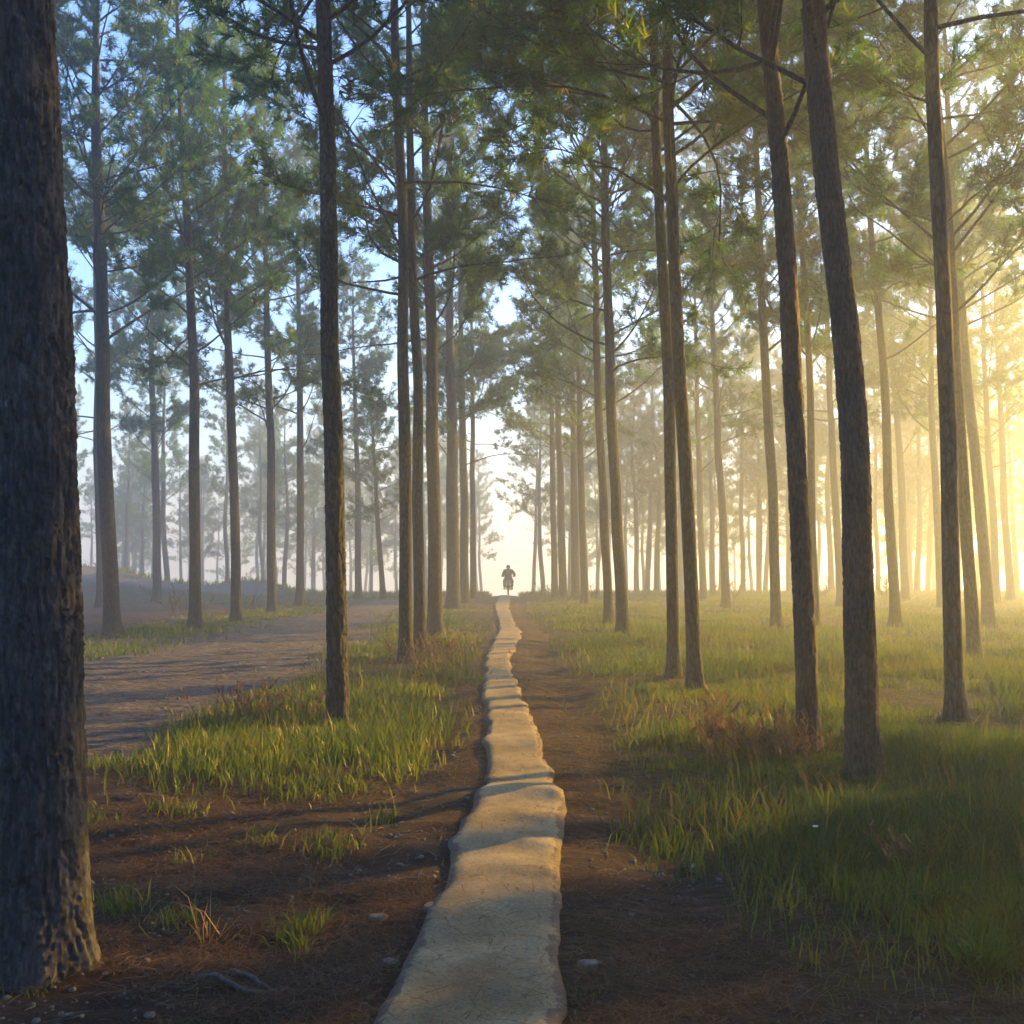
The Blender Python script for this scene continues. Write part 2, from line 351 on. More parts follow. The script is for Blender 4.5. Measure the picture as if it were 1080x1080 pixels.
def ground_z(x, y):
    x = np.asarray(x, float); y = np.asarray(y, float)
    l, r_ = strip_lr(y); off = np.maximum(np.maximum(l - x, x - r_), 0)
    m = sstep(0, .5, off)
    n = .16 * (fbm(x / 2.6, y / 2.6, 3, 3) - .5) * sstep(.2, 2.5, off) + .05 * (fbm(x / .55, y / .8, 4, 3) - .5) * m + .022 * (fbm(x / .12, y / .12, 6, 2) - .5) * m + .06 * (fbm(x / .8 + 5, y / .26, 8, 3) - .5) * m * sstep(70, 30, y)
    rut = -.05 * np.exp(-((x - r_ - .55) / .28) ** 2) - .04 * np.exp(-((l - x - .5) / .25) ** 2)
    side = .03 * sstep(1.2, 2.2, np.maximum(x - r_, 0))
    return ground_base(x, y) + n + rut + side + strip_bump(y) * np.exp(-(off / .6) ** 2) * .75

def build_ground():
    rows = np.concatenate([np.linspace(-80, 1.5, 24), 2.0 * np.exp(np.linspace(0, math.log(31.), 560)), np.linspace(62.5, 110, 60), np.linspace(114, 500, 24)])
    u = np.linspace(-1, 1, 521)
    W = np.where(rows < 3, 3.0, rows) * .60 + .5
    W = np.where(rows > 110, 66 + (rows - 110) * .2, W)
    inner = np.clip(np.abs(u) / .9, 0, 1); outer = np.clip((np.abs(u) - .9) / .1, 0, 1)
    X = np.sign(u)[None] * (inner[None] * W[:, None] + outer[None] ** 2 * (420 - W[:, None]))
    Y = np.repeat(rows[:, None], len(u), 1)
    Zz = ground_z(X, Y)
    gR, gT, gL, gF, far, road = zones(X, Y)
    grass = (gR | gT | gL | gF | far).astype(float)
    lit = inpoly(X, Y, Z_LITTER).astype(float) * .8
    left = np.maximum(lit, .55 * ((X < -.5) & (Y < 9)))
    l, r_ = strip_lr(Y)
    lit = np.clip(left * (.4 + 1.0 * fbm(X * 1.2, Y * 1.2, 21, 3)) + .55 * ((X > r_) & (Y < 14)) * sstep(.45, .6, fbm(X * 1.1, Y * 1.1, 22, 3)), 0, 1) * (1 - road)
    bank = sstep(-11, -12.5, X) * sstep(52.8, 54.2, Y) * (Y < 66)
    grass = grass * (1 - .55 * bank)
    zone = np.stack([grass, lit, bank, road.astype(float)], -1)
    nr, nc = X.shape; i = np.arange(nr - 1)[:, None] * nc; j = np.arange(nc - 1)[None]
    q = np.stack([i + j, i + j + 1, i + nc + j + 1, i + nc + j], -1).reshape(-1, 4)
    me = np_mesh('ground', np.stack([X, Y, Zz], -1).reshape(-1, 3), q, True, {'zone': ('FLOAT_COLOR', zone.reshape(-1, 4))})
    tag(link('ground', me, GROUND), 'brown dirt and grassy forest floor rising gently to the crest', 'ground', kind='structure')
build_ground()

def build_strip():
    y = np.concatenate([np.linspace(-5.5, 2.4, 60), 2.45 * np.exp(np.linspace(0, math.log(28.), 900))])
    l, r_ = strip_lr(y)
    amp = np.minimum(.045 + .002 * y, .09)
    l = l + amp * (fbm(y * 2.5, y * 0 + 3, 31, 4) - .5) * 1.6; r_ = r_ + amp * (fbm(y * 2.5, y * 0 + 9, 32, 4) - .5) * 1.6
    k = 22; t = np.linspace(0, 1, k)
    X = l[:, None] * (1 - t) + r_[:, None] * t; Y = np.repeat(y[:, None], k, 1)
    e = np.minimum(t, 1 - t)
    crown = .034 - .018 * np.exp(-(e / .05) ** 2)
    Z = ground_base(X, Y) + strip_bump(Y) + crown[None] + .016 * (fbm(X * 2.2, Y * 2.6, 41, 3) - .5) + .006 * (fbm(X * 14, Y * 14, 42, 2) - .5)
    ye = np.repeat(((y * .35)[:, None]), k, 1)
    Y2 = Y + .12 * np.sin(t * math.pi)[None] * (y[:, None] < 60)          # ridges bow away in the middle
    X = np.concatenate([X[:, :1] - .012, X, X[:, -1:] + .012], 1); Y2 = np.concatenate([Y2[:, :1], Y2, Y2[:, -1:]], 1); Z = np.concatenate([Z[:, :1] - .2, Z, Z[:, -1:] - .2], 1)
    ed = np.concatenate([[1], 1 - sstep(0, .16, e) , [1]]); ed = np.repeat(ed[None], len(y), 0) * .46
    nr, nc = X.shape; i = np.arange(nr - 1)[:, None] * nc; j = np.arange(nc - 1)[None]
    q = np.stack([i + j, i + j + 1, i + nc + j + 1, i + nc + j], -1).reshape(-1, 4)
    me = np_mesh('path', np.stack([X, Y2, Z], -1).reshape(-1, 3), q, True, {'edge': ('FLOAT', ed)})
    tag(link('path', me, CONCRETE), 'narrow wavy strip of worn concrete running to the crest', 'path', kind='structure')
build_strip()

# ------------------------------------------------------------------ blades (grass, litter, stalks) as numpy batches
def blades(P, H, W, lean, tint, curl=.5, flat=0.0, rg=rng):
    """curved blades: P roots (n,3), H heights, W widths"""
    n = len(P); az = rg.uniform(0, 2 * math.pi, n); d = np.stack([np.cos(az), np.sin(az), np.zeros(n)], 1)
    fa = rg.uniform(0, 2 * math.pi, n); s = np.stack([np.cos(fa), np.sin(fa), np.zeros(n)], 1)
    up = np.array([0, 0, 1.])
    ln = (lean * rg.uniform(.2, 1.3, n))[:, None]; H = H[:, None]; W = W[:, None]
    p0 = P; p1 = P + H * (.5 * up * (1 - flat) + d * ln * .35); p2 = P + H * (up * (1 - curl * ln * .6) * (1 - flat) + d * ln)
    v = np.stack([p0 - s * W / 2, p0 + s * W / 2, p1 - s * W * .42, p1 + s * W * .42, p2], 1)
    b = np.arange(n)[:, None] * 5
    q = b + np.array([[0, 1, 3, 2]]); t = b + np.array([[2, 3, 4]])
    return v.reshape(-1, 3), [q, t], np.repeat(tint, 5)
def scatter(n, d0, d1, xlo=-.62, xhi=.62, power=1.0):
    """points over the ground thinning with distance"""
    y = np.exp(rng.uniform(math.log(d0), math.log(d1), n) ** 1.0)
    x = rng.uniform(xlo, xhi, n) * (y * .95 + 1.8)
    return x, y
BASES = np.array([gnd(*b) for b in ((356, 760), (853, 798), (911, 829), (1008, 765), (733, 732), (711, 717), (428, 700), (1028, 700), (45, 1012))])
def put_blades(name, x, y, H, W, lean, tint, mat, label, cat, curl=.5, flat=0.0, lift=-.01):
    for bx, by in BASES: H = H * (.45 + .55 * sstep(.15, .9, np.hypot(x - bx, (y - by + .35) * .55)))
    P = np.stack([x, y, ground_z(x, y) + lift], 1)
    v, f, t = blades(P, H, W, lean, tint, curl, flat)
    me = np_mesh(name, v, f, False, {'tint': ('FLOAT', t)})
    return tag(link(name, me, mat), label, cat, kind='stuff')

# right meadow
x, y = scatter(680000, 3.3, 66, -.05, .66)
gR, gT, gL, gF, far, road = zones(x, y, 1)
dens = fbm(x * .9, y * .9, 51, 3); dens2 = fbm(x / 4.5, y / 6, 52, 3)
keep = gR & (rng.uniform(0, 1, len(x)) < np.clip((dens - .36) * 4.0, .06, 1) * np.clip((dens2 - .32) * 5, .15, 1)) & (rng.uniform(0, 1, len(x)) < .35 + .65 * sstep(2.5, 7, y))
x, y = x[keep], y[keep]; n = len(x)
dn = fbm(x * .5 + 9, y * .5, 53, 3)
H = (.075 + .16 * sstep(.35, .7, dn)) * rng.uniform(.55, 1.3, n) * (.55 + .45 * sstep(4.5, 7.5, y)) * (1 - .35 * sstep(20, 45, y)); W = .0032 + .0007 * y
tint = np.clip(.36 + .55 * (fbm(x * .45, y * .45, 54, 3) - .5) + .28 * rng.normal(0, 1, n) * .62 - .12 * sstep(9, 4.5, y) + .10 * sstep(8, 35, y) + .5 * sstep(.56, .68, fbm(x / 3.1, y / 3.1, 58, 3)) * rng.uniform(0, 1, n), 0, 1)
put_blades('grass', x, y, H, W, .55, tint, GRASS, 'tall green and yellowing grass meadow right of the path', 'grass')
# taller dead and flowering stems among the grass
x, y = scatter(10000, 3.6, 60, -.3, .66)
gR, gT, gL, gF, far, road = zones(x, y)
keep = (gR | gT) & (rng.uniform(0, 1, len(x)) < sstep(.42, .66, fbm(x * .6 + 3, y * .6, 63, 3))); x, y = x[keep], y[keep]; n = len(x)
put_blades('dry_grass', x, y, rng.uniform(.18, .46, n), .0028 + .0006 * y, .6, np.clip(rng.normal(.90, .09, n), 0, 1), GRASS, 'straw coloured dead stems sticking out of the grass', 'dry grass', .7)
# left tongue between the trunks
x, y = scatter(220000, 6.0, 64, -.62, .02)
gR, gT, gL, gF, far, road = zones(x, y, 1)
pr = np.where(gT, .9, np.where(gL, .75, np.where(gF, .5, 0)))
pr = pr * np.clip((fbm(x * .9, y * .9, 55, 3) - .28) * 3.2, .1, 1)
keep = rng.uniform(0, 1, len(x)) < pr; x, y = x[keep], y[keep]; n = len(x)
core = np.exp(-((x + 1.6) / 1.3) ** 2 - ((y - 10.2) / 2.2) ** 2)
H = (.06 + .12 * fbm(x * .7, y * .7, 56, 2) + .10 * core) * rng.uniform(.5, 1.3, n) * (1 - .3 * sstep(20, 45, y)); W = .0045 + .00075 * y
tint = np.clip(.30 + .5 * (fbm(x * .5, y * .5, 57, 3) - .5) + .17 * rng.normal(0, 1, n) + .3 * sstep(.5, .65, fbm(x / 2.2, y / 2.2, 59, 3)) + .35 * (y > 44) * rng.uniform(0, 1, n), 0, 1)  # far blades tinted yellower to put sunlight into the grass colour
put_blades('grass', x, y, H, W, .5, tint, GRASS, 'low green grass strips among the trunks left of the path', 'grass')
# sparse weeds in the dim left foreground
x, y = scatter(60000, 3.0, 9.5, -.62, -.02)
l, r_ = strip_lr(y)
keep = (rng.uniform(0, 1, len(x)) < .8 * sstep(.52, .68, fbm(x * 1.5, y * 1.5, 61, 3))) & (x < l - .45) & ~zones(x, y)[5]; x, y = x[keep], y[keep]; n = len(x)
put_blades('grass', x, y, rng.uniform(.04, .15, n), .004 + .0007 * y, .7, np.clip(rng.normal(.45, .22, n), 0, 1), GRASS, 'sparse low weeds in the brown litter by the big left trunk', 'grass')
# thin band beyond the crest
x, y = scatter(60000, 56, 75, -.62, .62)
keep = (np.abs(x + .4) > .8) & (rng.uniform(0, 1, len(x)) < .8); x, y = x[keep], y[keep]; n = len(x)
put_blades('grass', x, y, rng.uniform(.12, .42, n), np.full(n, .045), .5, np.clip(rng.normal(.6, .2, n), 0, 1), GRASS, 'hazy ragged grass along the crest', 'grass')
# fallen needles on the dirt
x, y = scatter(330000, 2.4, 18, -.62, .40)
l, r_ = strip_lr(y); gR, gT, gL, gF, far, road = zones(x, y)
pl = sstep(.32, .6, fbm(x * 1.4, y * 1.4, 71, 3))
pr = np.where(x < l - .03, .9, np.where(x > r_ + .03, .8, .07)) * pl * np.where(road, .12, 1) * np.where(gR, .35, 1)
keep = rng.uniform(0, 1, len(x)) < pr; x, y = x[keep], y[keep]; n = len(x)
l, r_ = strip_lr(y); on = (x > l) & (x < r_)
P = np.stack([x, y, ground_z(x, y) + .008 + .012 * rng.uniform(0, 1, n)], 1); P[on, 2] = (ground_base(x, y) + strip_bump(y))[on] + .046
P = P[~on] if on.sum() == 0 else P
v, f, t = blades(P, rng.uniform(.06, .17, n), np.full(n, .0022) + .0005 * y, 1.0, np.clip(rng.beta(2, 2.2, n), 0, 1), .5, .9)
tag(link('pine_litter', np_mesh('pine_litter', v, f, False, {'tint': ('FLOAT', t)}), LITTER), 'fallen brown pine needles strewn over the dirt track', 'pine litter', kind='stuff')
# twigs and bark flakes
x, y = scatter(5200, 2.5, 16, -.62, .42); l, r_ = strip_lr(y); road = zones(x, y)[5]
keep = ((x < l - .03) | (x > r_ + .03)) & (rng.uniform(0, 1, len(x)) < np.where(road, .25, 1)); x, y = x[keep], y[keep]; n = len(x)
mb = MB()
for k in range(n):
    a = rng.uniform(0, 6.28); L_ = rng.uniform(.03, .16) * (1.8 if rng.uniform() < .08 else 1); r0 = rng.uniform(.0012, .0034)
    q = np.stack([x[k] + np.array([-1, -.3, .3, 1]) * L_ * math.cos(a) / 2 + rng.normal(0, .006, 4), y[k] + np.array([-1, -.3, .3, 1]) * L_ * math.sin(a) / 2 + rng.normal(0, .006, 4), np.zeros(4)], 1)
    q[:, 2] = r0; mb.tube(q, np.full(4, r0) * np.array([1, 1, .9, .6]), 4, False)
Vt_ = np.concatenate(mb.v); Vt_[:, 2] += ground_z(Vt_[:, 0], Vt_[:, 1]) + .004
tag(link('twigs', np_mesh('twigs', Vt_, np.concatenate(mb.q)), DEADWOOD), 'small grey twigs scattered over the dirt and litter', 'twigs', kind='stuff')
# gravel
def stones(n, d0, d1, xlo, xhi, size, seed):
    x, y = scatter(n, d0, d1, xlo, xhi); l, r_ = strip_lr(y); g = zones(x, y)
    keep = ((x < l - .04) | (x > r_ + .04)) & ~g[0] & ~g[1]; x, y = x[keep], y[keep]; n = len(x)
    s = size * np.exp(rng.normal(0, .5, n)) * (.6 + .05 * y)
    ev, eq = ellipsoid((0, 0, 0), (1, .8, .55), 7, 4)
    rz = rng.uniform(0, 6.28, n); c, sn = np.cos(rz), np.sin(rz)
    j = 1 + .35 * (rng.uniform(0, 1, (n, len(ev), 1)) - .5)
    V = ev[None] * s[:, None, None] * j
    V = np.stack([V[..., 0] * c[:, None] - V[..., 1] * sn[:, None], V[..., 0] * sn[:, None] + V[..., 1] * c[:, None], V[..., 2]], -1)
    V = V + np.stack([x, y, ground_z(x, y) + s * .15], 1)[:, None]
    Q = eq[None] + (np.arange(n) * len(ev))[:, None, None]
    return V.reshape(-1, 3), Q.reshape(-1, 4)
V, Q = stones(9000, 2.6, 18, -.62, .40, 0.0075, 1)
tag(link('gravel', np_mesh('gravel', V, Q, False), STONE), 'small pale stones scattered over the dirt track', 'gravel', kind='stuff')

# ------------------------------------------------------------------ single stones, sticks, plants
def rock(px, py, size, label):
    x, y = gnd(px, py); v, q = ellipsoid((0, 0, 0), (size, size * .75, size * .5), 18, 10)
    nz = fbm(v[:, 0] / size * 1.7 + px, v[:, 1] / size * 1.7 + v[:, 2] / size * 2, int(px), 3)
    v = v * (.55 + .9 * nz)[:, None]; v = np.clip(v, -size * np.array([.8, .55, .34]), size * np.array([.75, .6, .3]))
    o = link('stone', np_mesh('stone', v, q, False), STONE, loc=(x, y, float(ground_z(x, y)) + size * .15)); o.rotation_euler = (0, 0, px * .7)
    tag(o, label, 'stone', 'loose stones beside the path')
rock(399, 968, .045, 'pale angular stone in the brown litter left of the path')
rock(412, 1019, .04, 'pale stone lying nearest the left foot of the concrete strip')
rock(455, 962, .05, 'brown broken lump against the left edge of the concrete strip')
rock(733, 907, .045, 'dark rounded stone at the grass edge right of the dirt track')
rock(620, 1021, .05, 'flat stone in the dirt close right of the concrete strip')
def stick(pts, r0, label):
    w = [Vector((*gnd(px, py), 0)) for px, py in pts]
    b = w[0]; ps = [(p.x - b.x, p.y - b.y, float(ground_z(p.x, p.y)) - float(ground_z(b.x, b.y)) + r0 * .5 + h) for p, h in zip(w, (0, .02, .015, 0))]
    t = np.linspace(0, len(ps) - 1, 24); a = np.stack([np.interp(t, range(len(ps)), [p[k] for p in ps]) for k in range(3)], 1)
    a[1:-1] = (a[:-2] + a[1:-1] + a[2:]) / 3; a += .006 * (rng.uniform(0, 1, a.shape) - .5)
    mb = MB().tube(a, r0 * np.linspace(1, .45, 24) * rng.uniform(.85, 1.15, 24), 10)
    o = link('fallen_stick', mb.mesh('fallen_stick'), DEADWOOD, loc=(b.x, b.y, float(ground_z(b.x, b.y))))
    tag(o, label, 'stick', 'fallen sticks by the big left trunk')
stick([(205, 1030), (225, 1027), (262, 1042), (300, 1040)], .013, 'crooked grey stick lying flat in the litter by the big trunk')
stick([(243, 1015), (262, 1024), (280, 1034), (292, 1040)], .011, 'straight grey stick slanting behind the crooked one in the litter')

def clump(name, px, py, n, h, w, lean, mat, label, cat, spread=.1, tint=(.4, .15), group=None, x=None, y=None, curl=.5):
    if x is None: x, y = gnd(px, py)
    p = np.stack([rng.normal(0, spread, n), rng.normal(0, spread, n), np.zeros(n)], 1)
    p[:, 2] = ground_z(p[:, 0] + x, p[:, 1] + y) - float(ground_z(x, y)) - .01
    v, f, t = blades(p, h * rng.uniform(.5, 1.15, n), np.full(n, w), lean, np.clip(rng.normal(tint[0], tint[1], n), 0, 1), curl)
    return tag(link(name, np_mesh(name, v, f, False, {'tint': ('FLOAT', t)}), mat, loc=(x, y, float(ground_z(x, y)))), label, cat, group)
clump('grass_tuft', 128, 957, 90, .16, .007, .7, GRASS, 'bright grass tuft at the right foot of the big left trunk', 'grass tuft', .06, (.5, .15))
clump('grass_tuft', 190, 972, 60, .13, .006, .9, GRASS, 'smaller grass tuft farther right of the big left trunk', 'grass tuft', .07, (.45, .15))
clump('dry_grass_stalk', 215, 985, 14, .26, .006, 1.2, DRYLEAF, 'dry yellow stalks bent over the litter near the big left trunk', 'dry stalks', .03, (.9, .1))
clump('spiky_plant', 1040, 1032, 70, .24, .012, 1.0, GRASS, 'spiky grass rosette with long arching blades at lower right', 'plant', .03, (.35, .12), curl=.8)
clump('spiky_plant', 990, 968, 45, .26, .010, 1.25, GRASS, 'flattened arching grass clump behind the lower right rosette', 'plant', .05, (.3, .12), curl=1.0)
clump('green_sprig', 618, 1052, 30, .07, .005, 1.2, GRASS, 'lone small green sprig in the dirt right of the strip', 'plant', .04, (.3, .12))

def stalk_plant(px, py, n, h, spread, label, cat='dry weeds', name='dry_weed', leafy=.5, mat=DRYLEAF, group=None):
    x, y = gnd(px, py); r0 = empty(name, (x, y, float(ground_z(x, y))), label, cat, group)
    mb = MB(); lp = []; 
    for k in range(n):
        b = np.array([rng.normal(0, spread), rng.normal(0, spread * .7), -.02]); dz = h * rng.uniform(.5, 1.1); dr = np.array([rng.normal(0, .28), rng.normal(0, .28), 1.])
        t = np.linspace(0, 1, 6)[:, None]; bend = np.array([rng.normal(0, .22), rng.normal(0, .22), -.12]) * h
        pts = b + dr * dz * t + bend * t ** 2.2
        mb.tube(pts, np.linspace(.0045, .0018, 6) * (1 + .02 * y), 4, False)
        m = int(14 * leafy); tt = rng.uniform(.3, 1, m)
        lp.append(np.stack([np.interp(tt, t[:, 0], pts[:, i]) for i in range(3)], 1))
    link('stalk', mb.mesh('stalk', False), DEADWOOD if mat is BUSH else mat, r0)
    mb2 = r0.children[0].data
    if mat is not BUSH:
        a = mb2.attributes.new('tint', 'FLOAT', 'POINT'); a.data.foreach_set('value', np.full(len(mb2.vertices), .35, np.float32))
    P = np.concatenate(lp); m = len(P)
    v, f, t = blades(P, np.full(m, .22 * h) * rng.uniform(.5, 1.2, m), np.full(m, .011) * (1 + .03 * y), 1.1, np.clip(rng.normal(.5, .22, m), 0, 1), .9)
    link('leaves', np_mesh('leaves', v, f, False, {'tint': ('FLOAT', t)}), mat, r0)
    return r0
g = 'dry brown weeds in the right meadow'
stalk_plant(750, 792, 26, .50, .05, 'narrow dark brown dry weed standing left of the brown weed patch', group=g)
stalk_plant(795, 802, 60, .42, .20, 'broad rusty brown dry weed patch left of the leaning trunk', group=g)
stalk_plant(828, 808, 46, .40, .15, 'rusty brown dry weed bush against the foot of the leaning trunk', group=g)
stalk_plant(965, 925, 14, .28, .14, 'small reddish dead weed low in the shaded grass at right', group=g)
g = 'dry brown weeds left of the path'
stalk_plant(262, 765, 30, .42, .22, 'brown seed-headed dry weed at the left of the grass patch', group=g)
stalk_plant(308, 757, 26, .36, .18, 'brown dry weed just left of the slim dark trunk', group=g)
stalk_plant(470, 695, 50, .5, .30, 'golden brown dry weed beside the path below the trunk row', group=g)
stalk_plant(440, 712, 30, .5, .25, 'reddish dry weed at the foot of the left trunk row', group=g)
g = 'small dark shrubs near the crest'
for px, py, h, lb in ((184, 650, 1.0, 'small dark shrub between the second and third far left trunks'), (213, 648, .8, 'small dark shrub just right of the left meadow trunk'),
                      (262, 645, .8, 'low green shrub at the edge of the left dirt road'), (575, 631, .9, 'small hazy shrub on the crest just right of the track'),
                      (627, 634, .8, 'thin leafy sapling on the crest behind the right trunk cluster'), (753, 633, .9, 'leafy sapling on the crest left of the pale thin trunk'),
                      (776, 636, 1.1, 'bigger leafy sapling right of the pale thin trunk on the crest'), (866, 636, 1.2, 'tall leafy sapling between the two big right trunks'), (932, 640, 1.3, 'bushy sapling in golden haze behind the second right trunk')):
    stalk_plant(px, py, 9, h, .14, lb, 'shrub', 'shrub', 1.0, BUSH, g)
def flower(px, py):
    x, y = gnd(px, py); r0 = empty('white_flower', (x, y, float(ground_z(x, y))), 'single small white flower in the dark grass at lower right', 'flower')
    link('stem', MB().tube([(0, 0, -.02), (.005, 0, .1), (0, .01, .2)], [.003, .0025, .002], 5).mesh('stem'), BUSH, r0)
    mb = MB()
    for k in range(6):
        a = k * 1.047; v, q = ellipsoid((.009 * math.cos(a), .01 + .009 * math.sin(a), .205), (.007, .005, .003), 8, 5); mb.add(v, q)
    link('petals', mb.mesh('petals'), PETAL, r0)
flower(861, 912)

# ------------------------------------------------------------------ pines
def frames(d):
    d = d / (np.linalg.norm(d) + 1e-9); up = np.array([0, 0, 1.])
    s = np.cross(d, up); ns = np.linalg.norm(s); s = s / ns if ns > 1e-3 else np.array([1., 0, 0])
    return d, s, np.cross(s, d)
def make_crown(path, H, cb, r_of, seed, lod=1.0, nb=30, spread=3.2, skip_lo=0.0):
    """boughs as separate wood meshes + one needle mesh. path(z)->x,y on the trunk axis"""
    rg = np.random.default_rng(seed); boughs = []; TP = []; TA = []
    az = rg.uniform(0, 6.28)
    zs = cb + (H - cb) * np.sort(rg.uniform(0, 1, nb)) ** .92; zs[0] = cb
    for z in zs:
        t = (z - cb) / (H - cb)
        az += 2.4 + rg.normal(0, .5)
        L = spread * (1 - .72 * t) * rg.uniform(.65, 1.2) * (.75 + .6 * t if t < .25 else .95)
        el = R(18 + 34 * t + rg.normal(0, 10)) if t > .12 else R(rg.normal(24, 14))
        d0 = np.array([math.cos(az) * math.cos(el), math.sin(az) * math.cos(el), math.sin(el)])
        x0, y0 = path(z); p = np.array([x0, y0, z]); pts = [p]; d = d0.copy(); ns = 8
        dr = rg.normal(0, .05, 3); lift = rg.uniform(-.03, .10)
        for k in range(ns):
            d = d + dr + rg.normal(0, .07, 3); d[2] += lift; d /= np.linalg.norm(d); pts.append(pts[-1] + d * L / ns)
        pts = np.array(pts); rb = min(r_of(z) * .36, .009 + .0065 * L)
        mb = MB(); mb.tube(pts, rb * np.linspace(1, .22, ns + 1), 6 if lod > .6 else 4, False)
        dead = t < .06 and rg.uniform() < .5
        ntw = int((5 + 3.0 * L) * (0.35 if dead else 1))
        for k in range(ntw):
            s = rg.uniform(.28, 1.0) if k else 1.0
            i = min(int(s * ns), ns - 1); f = s * ns - i; q = pts[i] * (1 - f) + pts[i + 1] * f
            dd, sd, ud = frames(pts[i + 1] - pts[i])
            if k == 0: td = dd
            else: td = dd * rg.uniform(.35, 1.0) + sd * rg.choice([-1, 1]) * rg.uniform(.35, 1.1) + ud * rg.normal(.12, .4)
            td = td / np.linalg.norm(td); tl = (.35 + .22 * L) * rg.uniform(.55, 1.15) * (1.15 - .5 * s)
            tp = [q]; e = td.copy()
            for m in range(4):
                e = e + rg.normal(0, .12, 3); e[2] += .07; e /= np.linalg.norm(e); tp.append(tp[-1] + e * tl / 4)
            tp = np.array(tp); mb.tube(tp, np.linspace(max(rb * .34, .006), .0035, 5), 3 if lod < .9 else 4, False)
            if dead: continue
            nt_ = max(3, int(tl / .062)); ss = np.concatenate([[1.0], rg.uniform(.35, 1.0, nt_)])
            for s2 in ss:
                j = min(int(s2 * 4), 3); f2 = s2 * 4 - j; pp = tp[j] * (1 - f2) + tp[j + 1] * f2
                ax = (tp[j + 1] - tp[j]); ax /= np.linalg.norm(ax)
                off = rg.normal(0, .07, 3) * (s2 < 1)
                TP.append(pp + off); TA.append(ax + np.array([0, 0, .35]) + (off * 5))
        boughs.append(mb)
    TP = np.array(TP); TA = np.array(TA); TA /= np.linalg.norm(TA, axis=1)[:, None]
    K = max(8, int(14 * lod)); m = len(TP)
    tint_t = np.clip(rg.beta(2.2, 3.2, m) + .25 * (fbm(TP[:, 0] * .9, TP[:, 2] * .9 + TP[:, 1], seed % 97, 2) - .5), 0, 1)
    tint_t = np.where(rg.uniform(0, 1, m) < .02, rg.uniform(.78, .96, m), tint_t * .85)
    P = np.repeat(TP, K, 0); A = np.repeat(TA, K, 0); M = len(P)
    rs = rg.normal(0, 1, (M, 3)); rs /= np.linalg.norm(rs, axis=1)[:, None]
    D = A * .75 + rs * .85; D /= np.linalg.norm(D, axis=1)[:, None]
    S = np.cross(D, rg.normal(0, 1, (M, 3))); S /= np.linalg.norm(S, axis=1)[:, None] + 1e-9
    ln = (rg.uniform(.12, .22, M) * (1 + .15 * (1 - lod)))[:, None]; wd = .0098 / math.sqrt(max(lod, .25))
    P = P - A * rg.uniform(0, .10, M)[:, None]
    v = np.stack([P - S * wd, P + S * wd, P + D * ln + np.array([0, 0, -.02])], 1).reshape(-1, 3)
    me = np_mesh('crown', v, np.arange(3 * M).reshape(-1, 3), False, {'tint': ('FLOAT', np.repeat(tint_t, 3 * K))})
    return boughs, me

def trunk_mesh(path, r_of, H, seed, k=16, dz=.25, hero=0, limbs=None):
    if hero:
        zz = np.concatenate([np.arange(-.25, min(7.0, H), hero), np.linspace(7.05, H, 30)]); k = int(6.2832 * r_of(1.0) / hero * .75); k -= k % 4
    else:
        zz = np.concatenate([np.arange(-.3, 1.0, .08), np.arange(1.0, H - .1, dz), [H]])
    th = np.arange(k) * 2 * math.pi / k
    rr = np.array([r_of(z) for z in zz]); cx = np.array([path(z) for z in zz])
    Z, TH = np.meshgrid(zz, th, indexing='ij'); Rr = np.repeat(rr[:, None], k, 1)
    cth, sth = np.cos(TH), np.sin(TH)
    lump = fbm(cth * 1.4 + seed, sth * 1.4 + Z * .8, seed, 3) - .5
    fl = np.exp(-np.maximum(Z, 0) / .20) * (.30 + .42 * np.maximum(np.cos(TH * 5 + seed) * .6 + np.cos(TH * 3 + seed * 2) * .4, -.2))
    d = Rr * (.14 * lump) + Rr * fl
    if hero:
        d = Rr * (.14 * lump) + Rr * fl * .55
        r1 = rr[len(rr) // 6]; ncell = max(8, int(round(6.2832 * r1 / .05)))
        warp = (fbm(cth * 3 + 7, sth * 3 + Z * 2.0, seed + 1, 3) - .5); warp2 = (fbm(cth * 3 + 27, sth * 3 + Z * 2.0, seed + 2, 3) - .5)
        ux = TH / 6.2832 * ncell + warp * 3.2 + 1.1 * (fbm(cth * 9 + 3, sth * 9 + Z * 9, seed + 6, 3) - .5); uy = Z / .40 + warp2 * 1.8 + .6 * (fbm(cth * 12 + 3, sth * 12 + Z * 7, seed + 7, 3) - .5)
        f1, f2, cid = worley(ux, uy, ncell, seed); plate = sstep(.015, .20, f2 - f1)
        g1, g2, cid2 = worley(ux * 2, uy * 1.9, ncell * 2, seed + 3); pl2 = sstep(.02, .16, g2 - g1)
        fine = fbm(ux * 3.1, uy * 7, seed + 4, 5)
        amp = .0135 * (r1 / .15) ** .5
        d = d + amp * 1.1 * (plate * (.7 + .6 * cid) - .9) + amp * .35 * (pl2 * (.4 + 1.2 * cid2) - .5) + amp * 1.0 * (fine - .5) + amp * .5 * (fbm(ux * 9, uy * 22, seed + 8, 3) - .5)
    Rv = Rr + d
    V = np.stack([cx[:, 0][:, None] + cth * Rv, cx[:, 1][:, None] + sth * Rv, Z], -1).reshape(-1, 3)
    n = len(zz); i = np.arange(n - 1)[:, None] * k; j = np.arange(k)[None]; j2 = (j + 1) % k
    q = np.stack([i + j, i + j2, i + k + j2, i + k + j], -1).reshape(-1, 4)
    if limbs:
        mb = MB(); mb.add(V, q)
        for b in limbs: mb.v += b.v; mb.q += [e + mb.n for e in b.q]; mb.n += b.n
        return mb.mesh('trunk')
    return np_mesh('trunk', V, q, True)

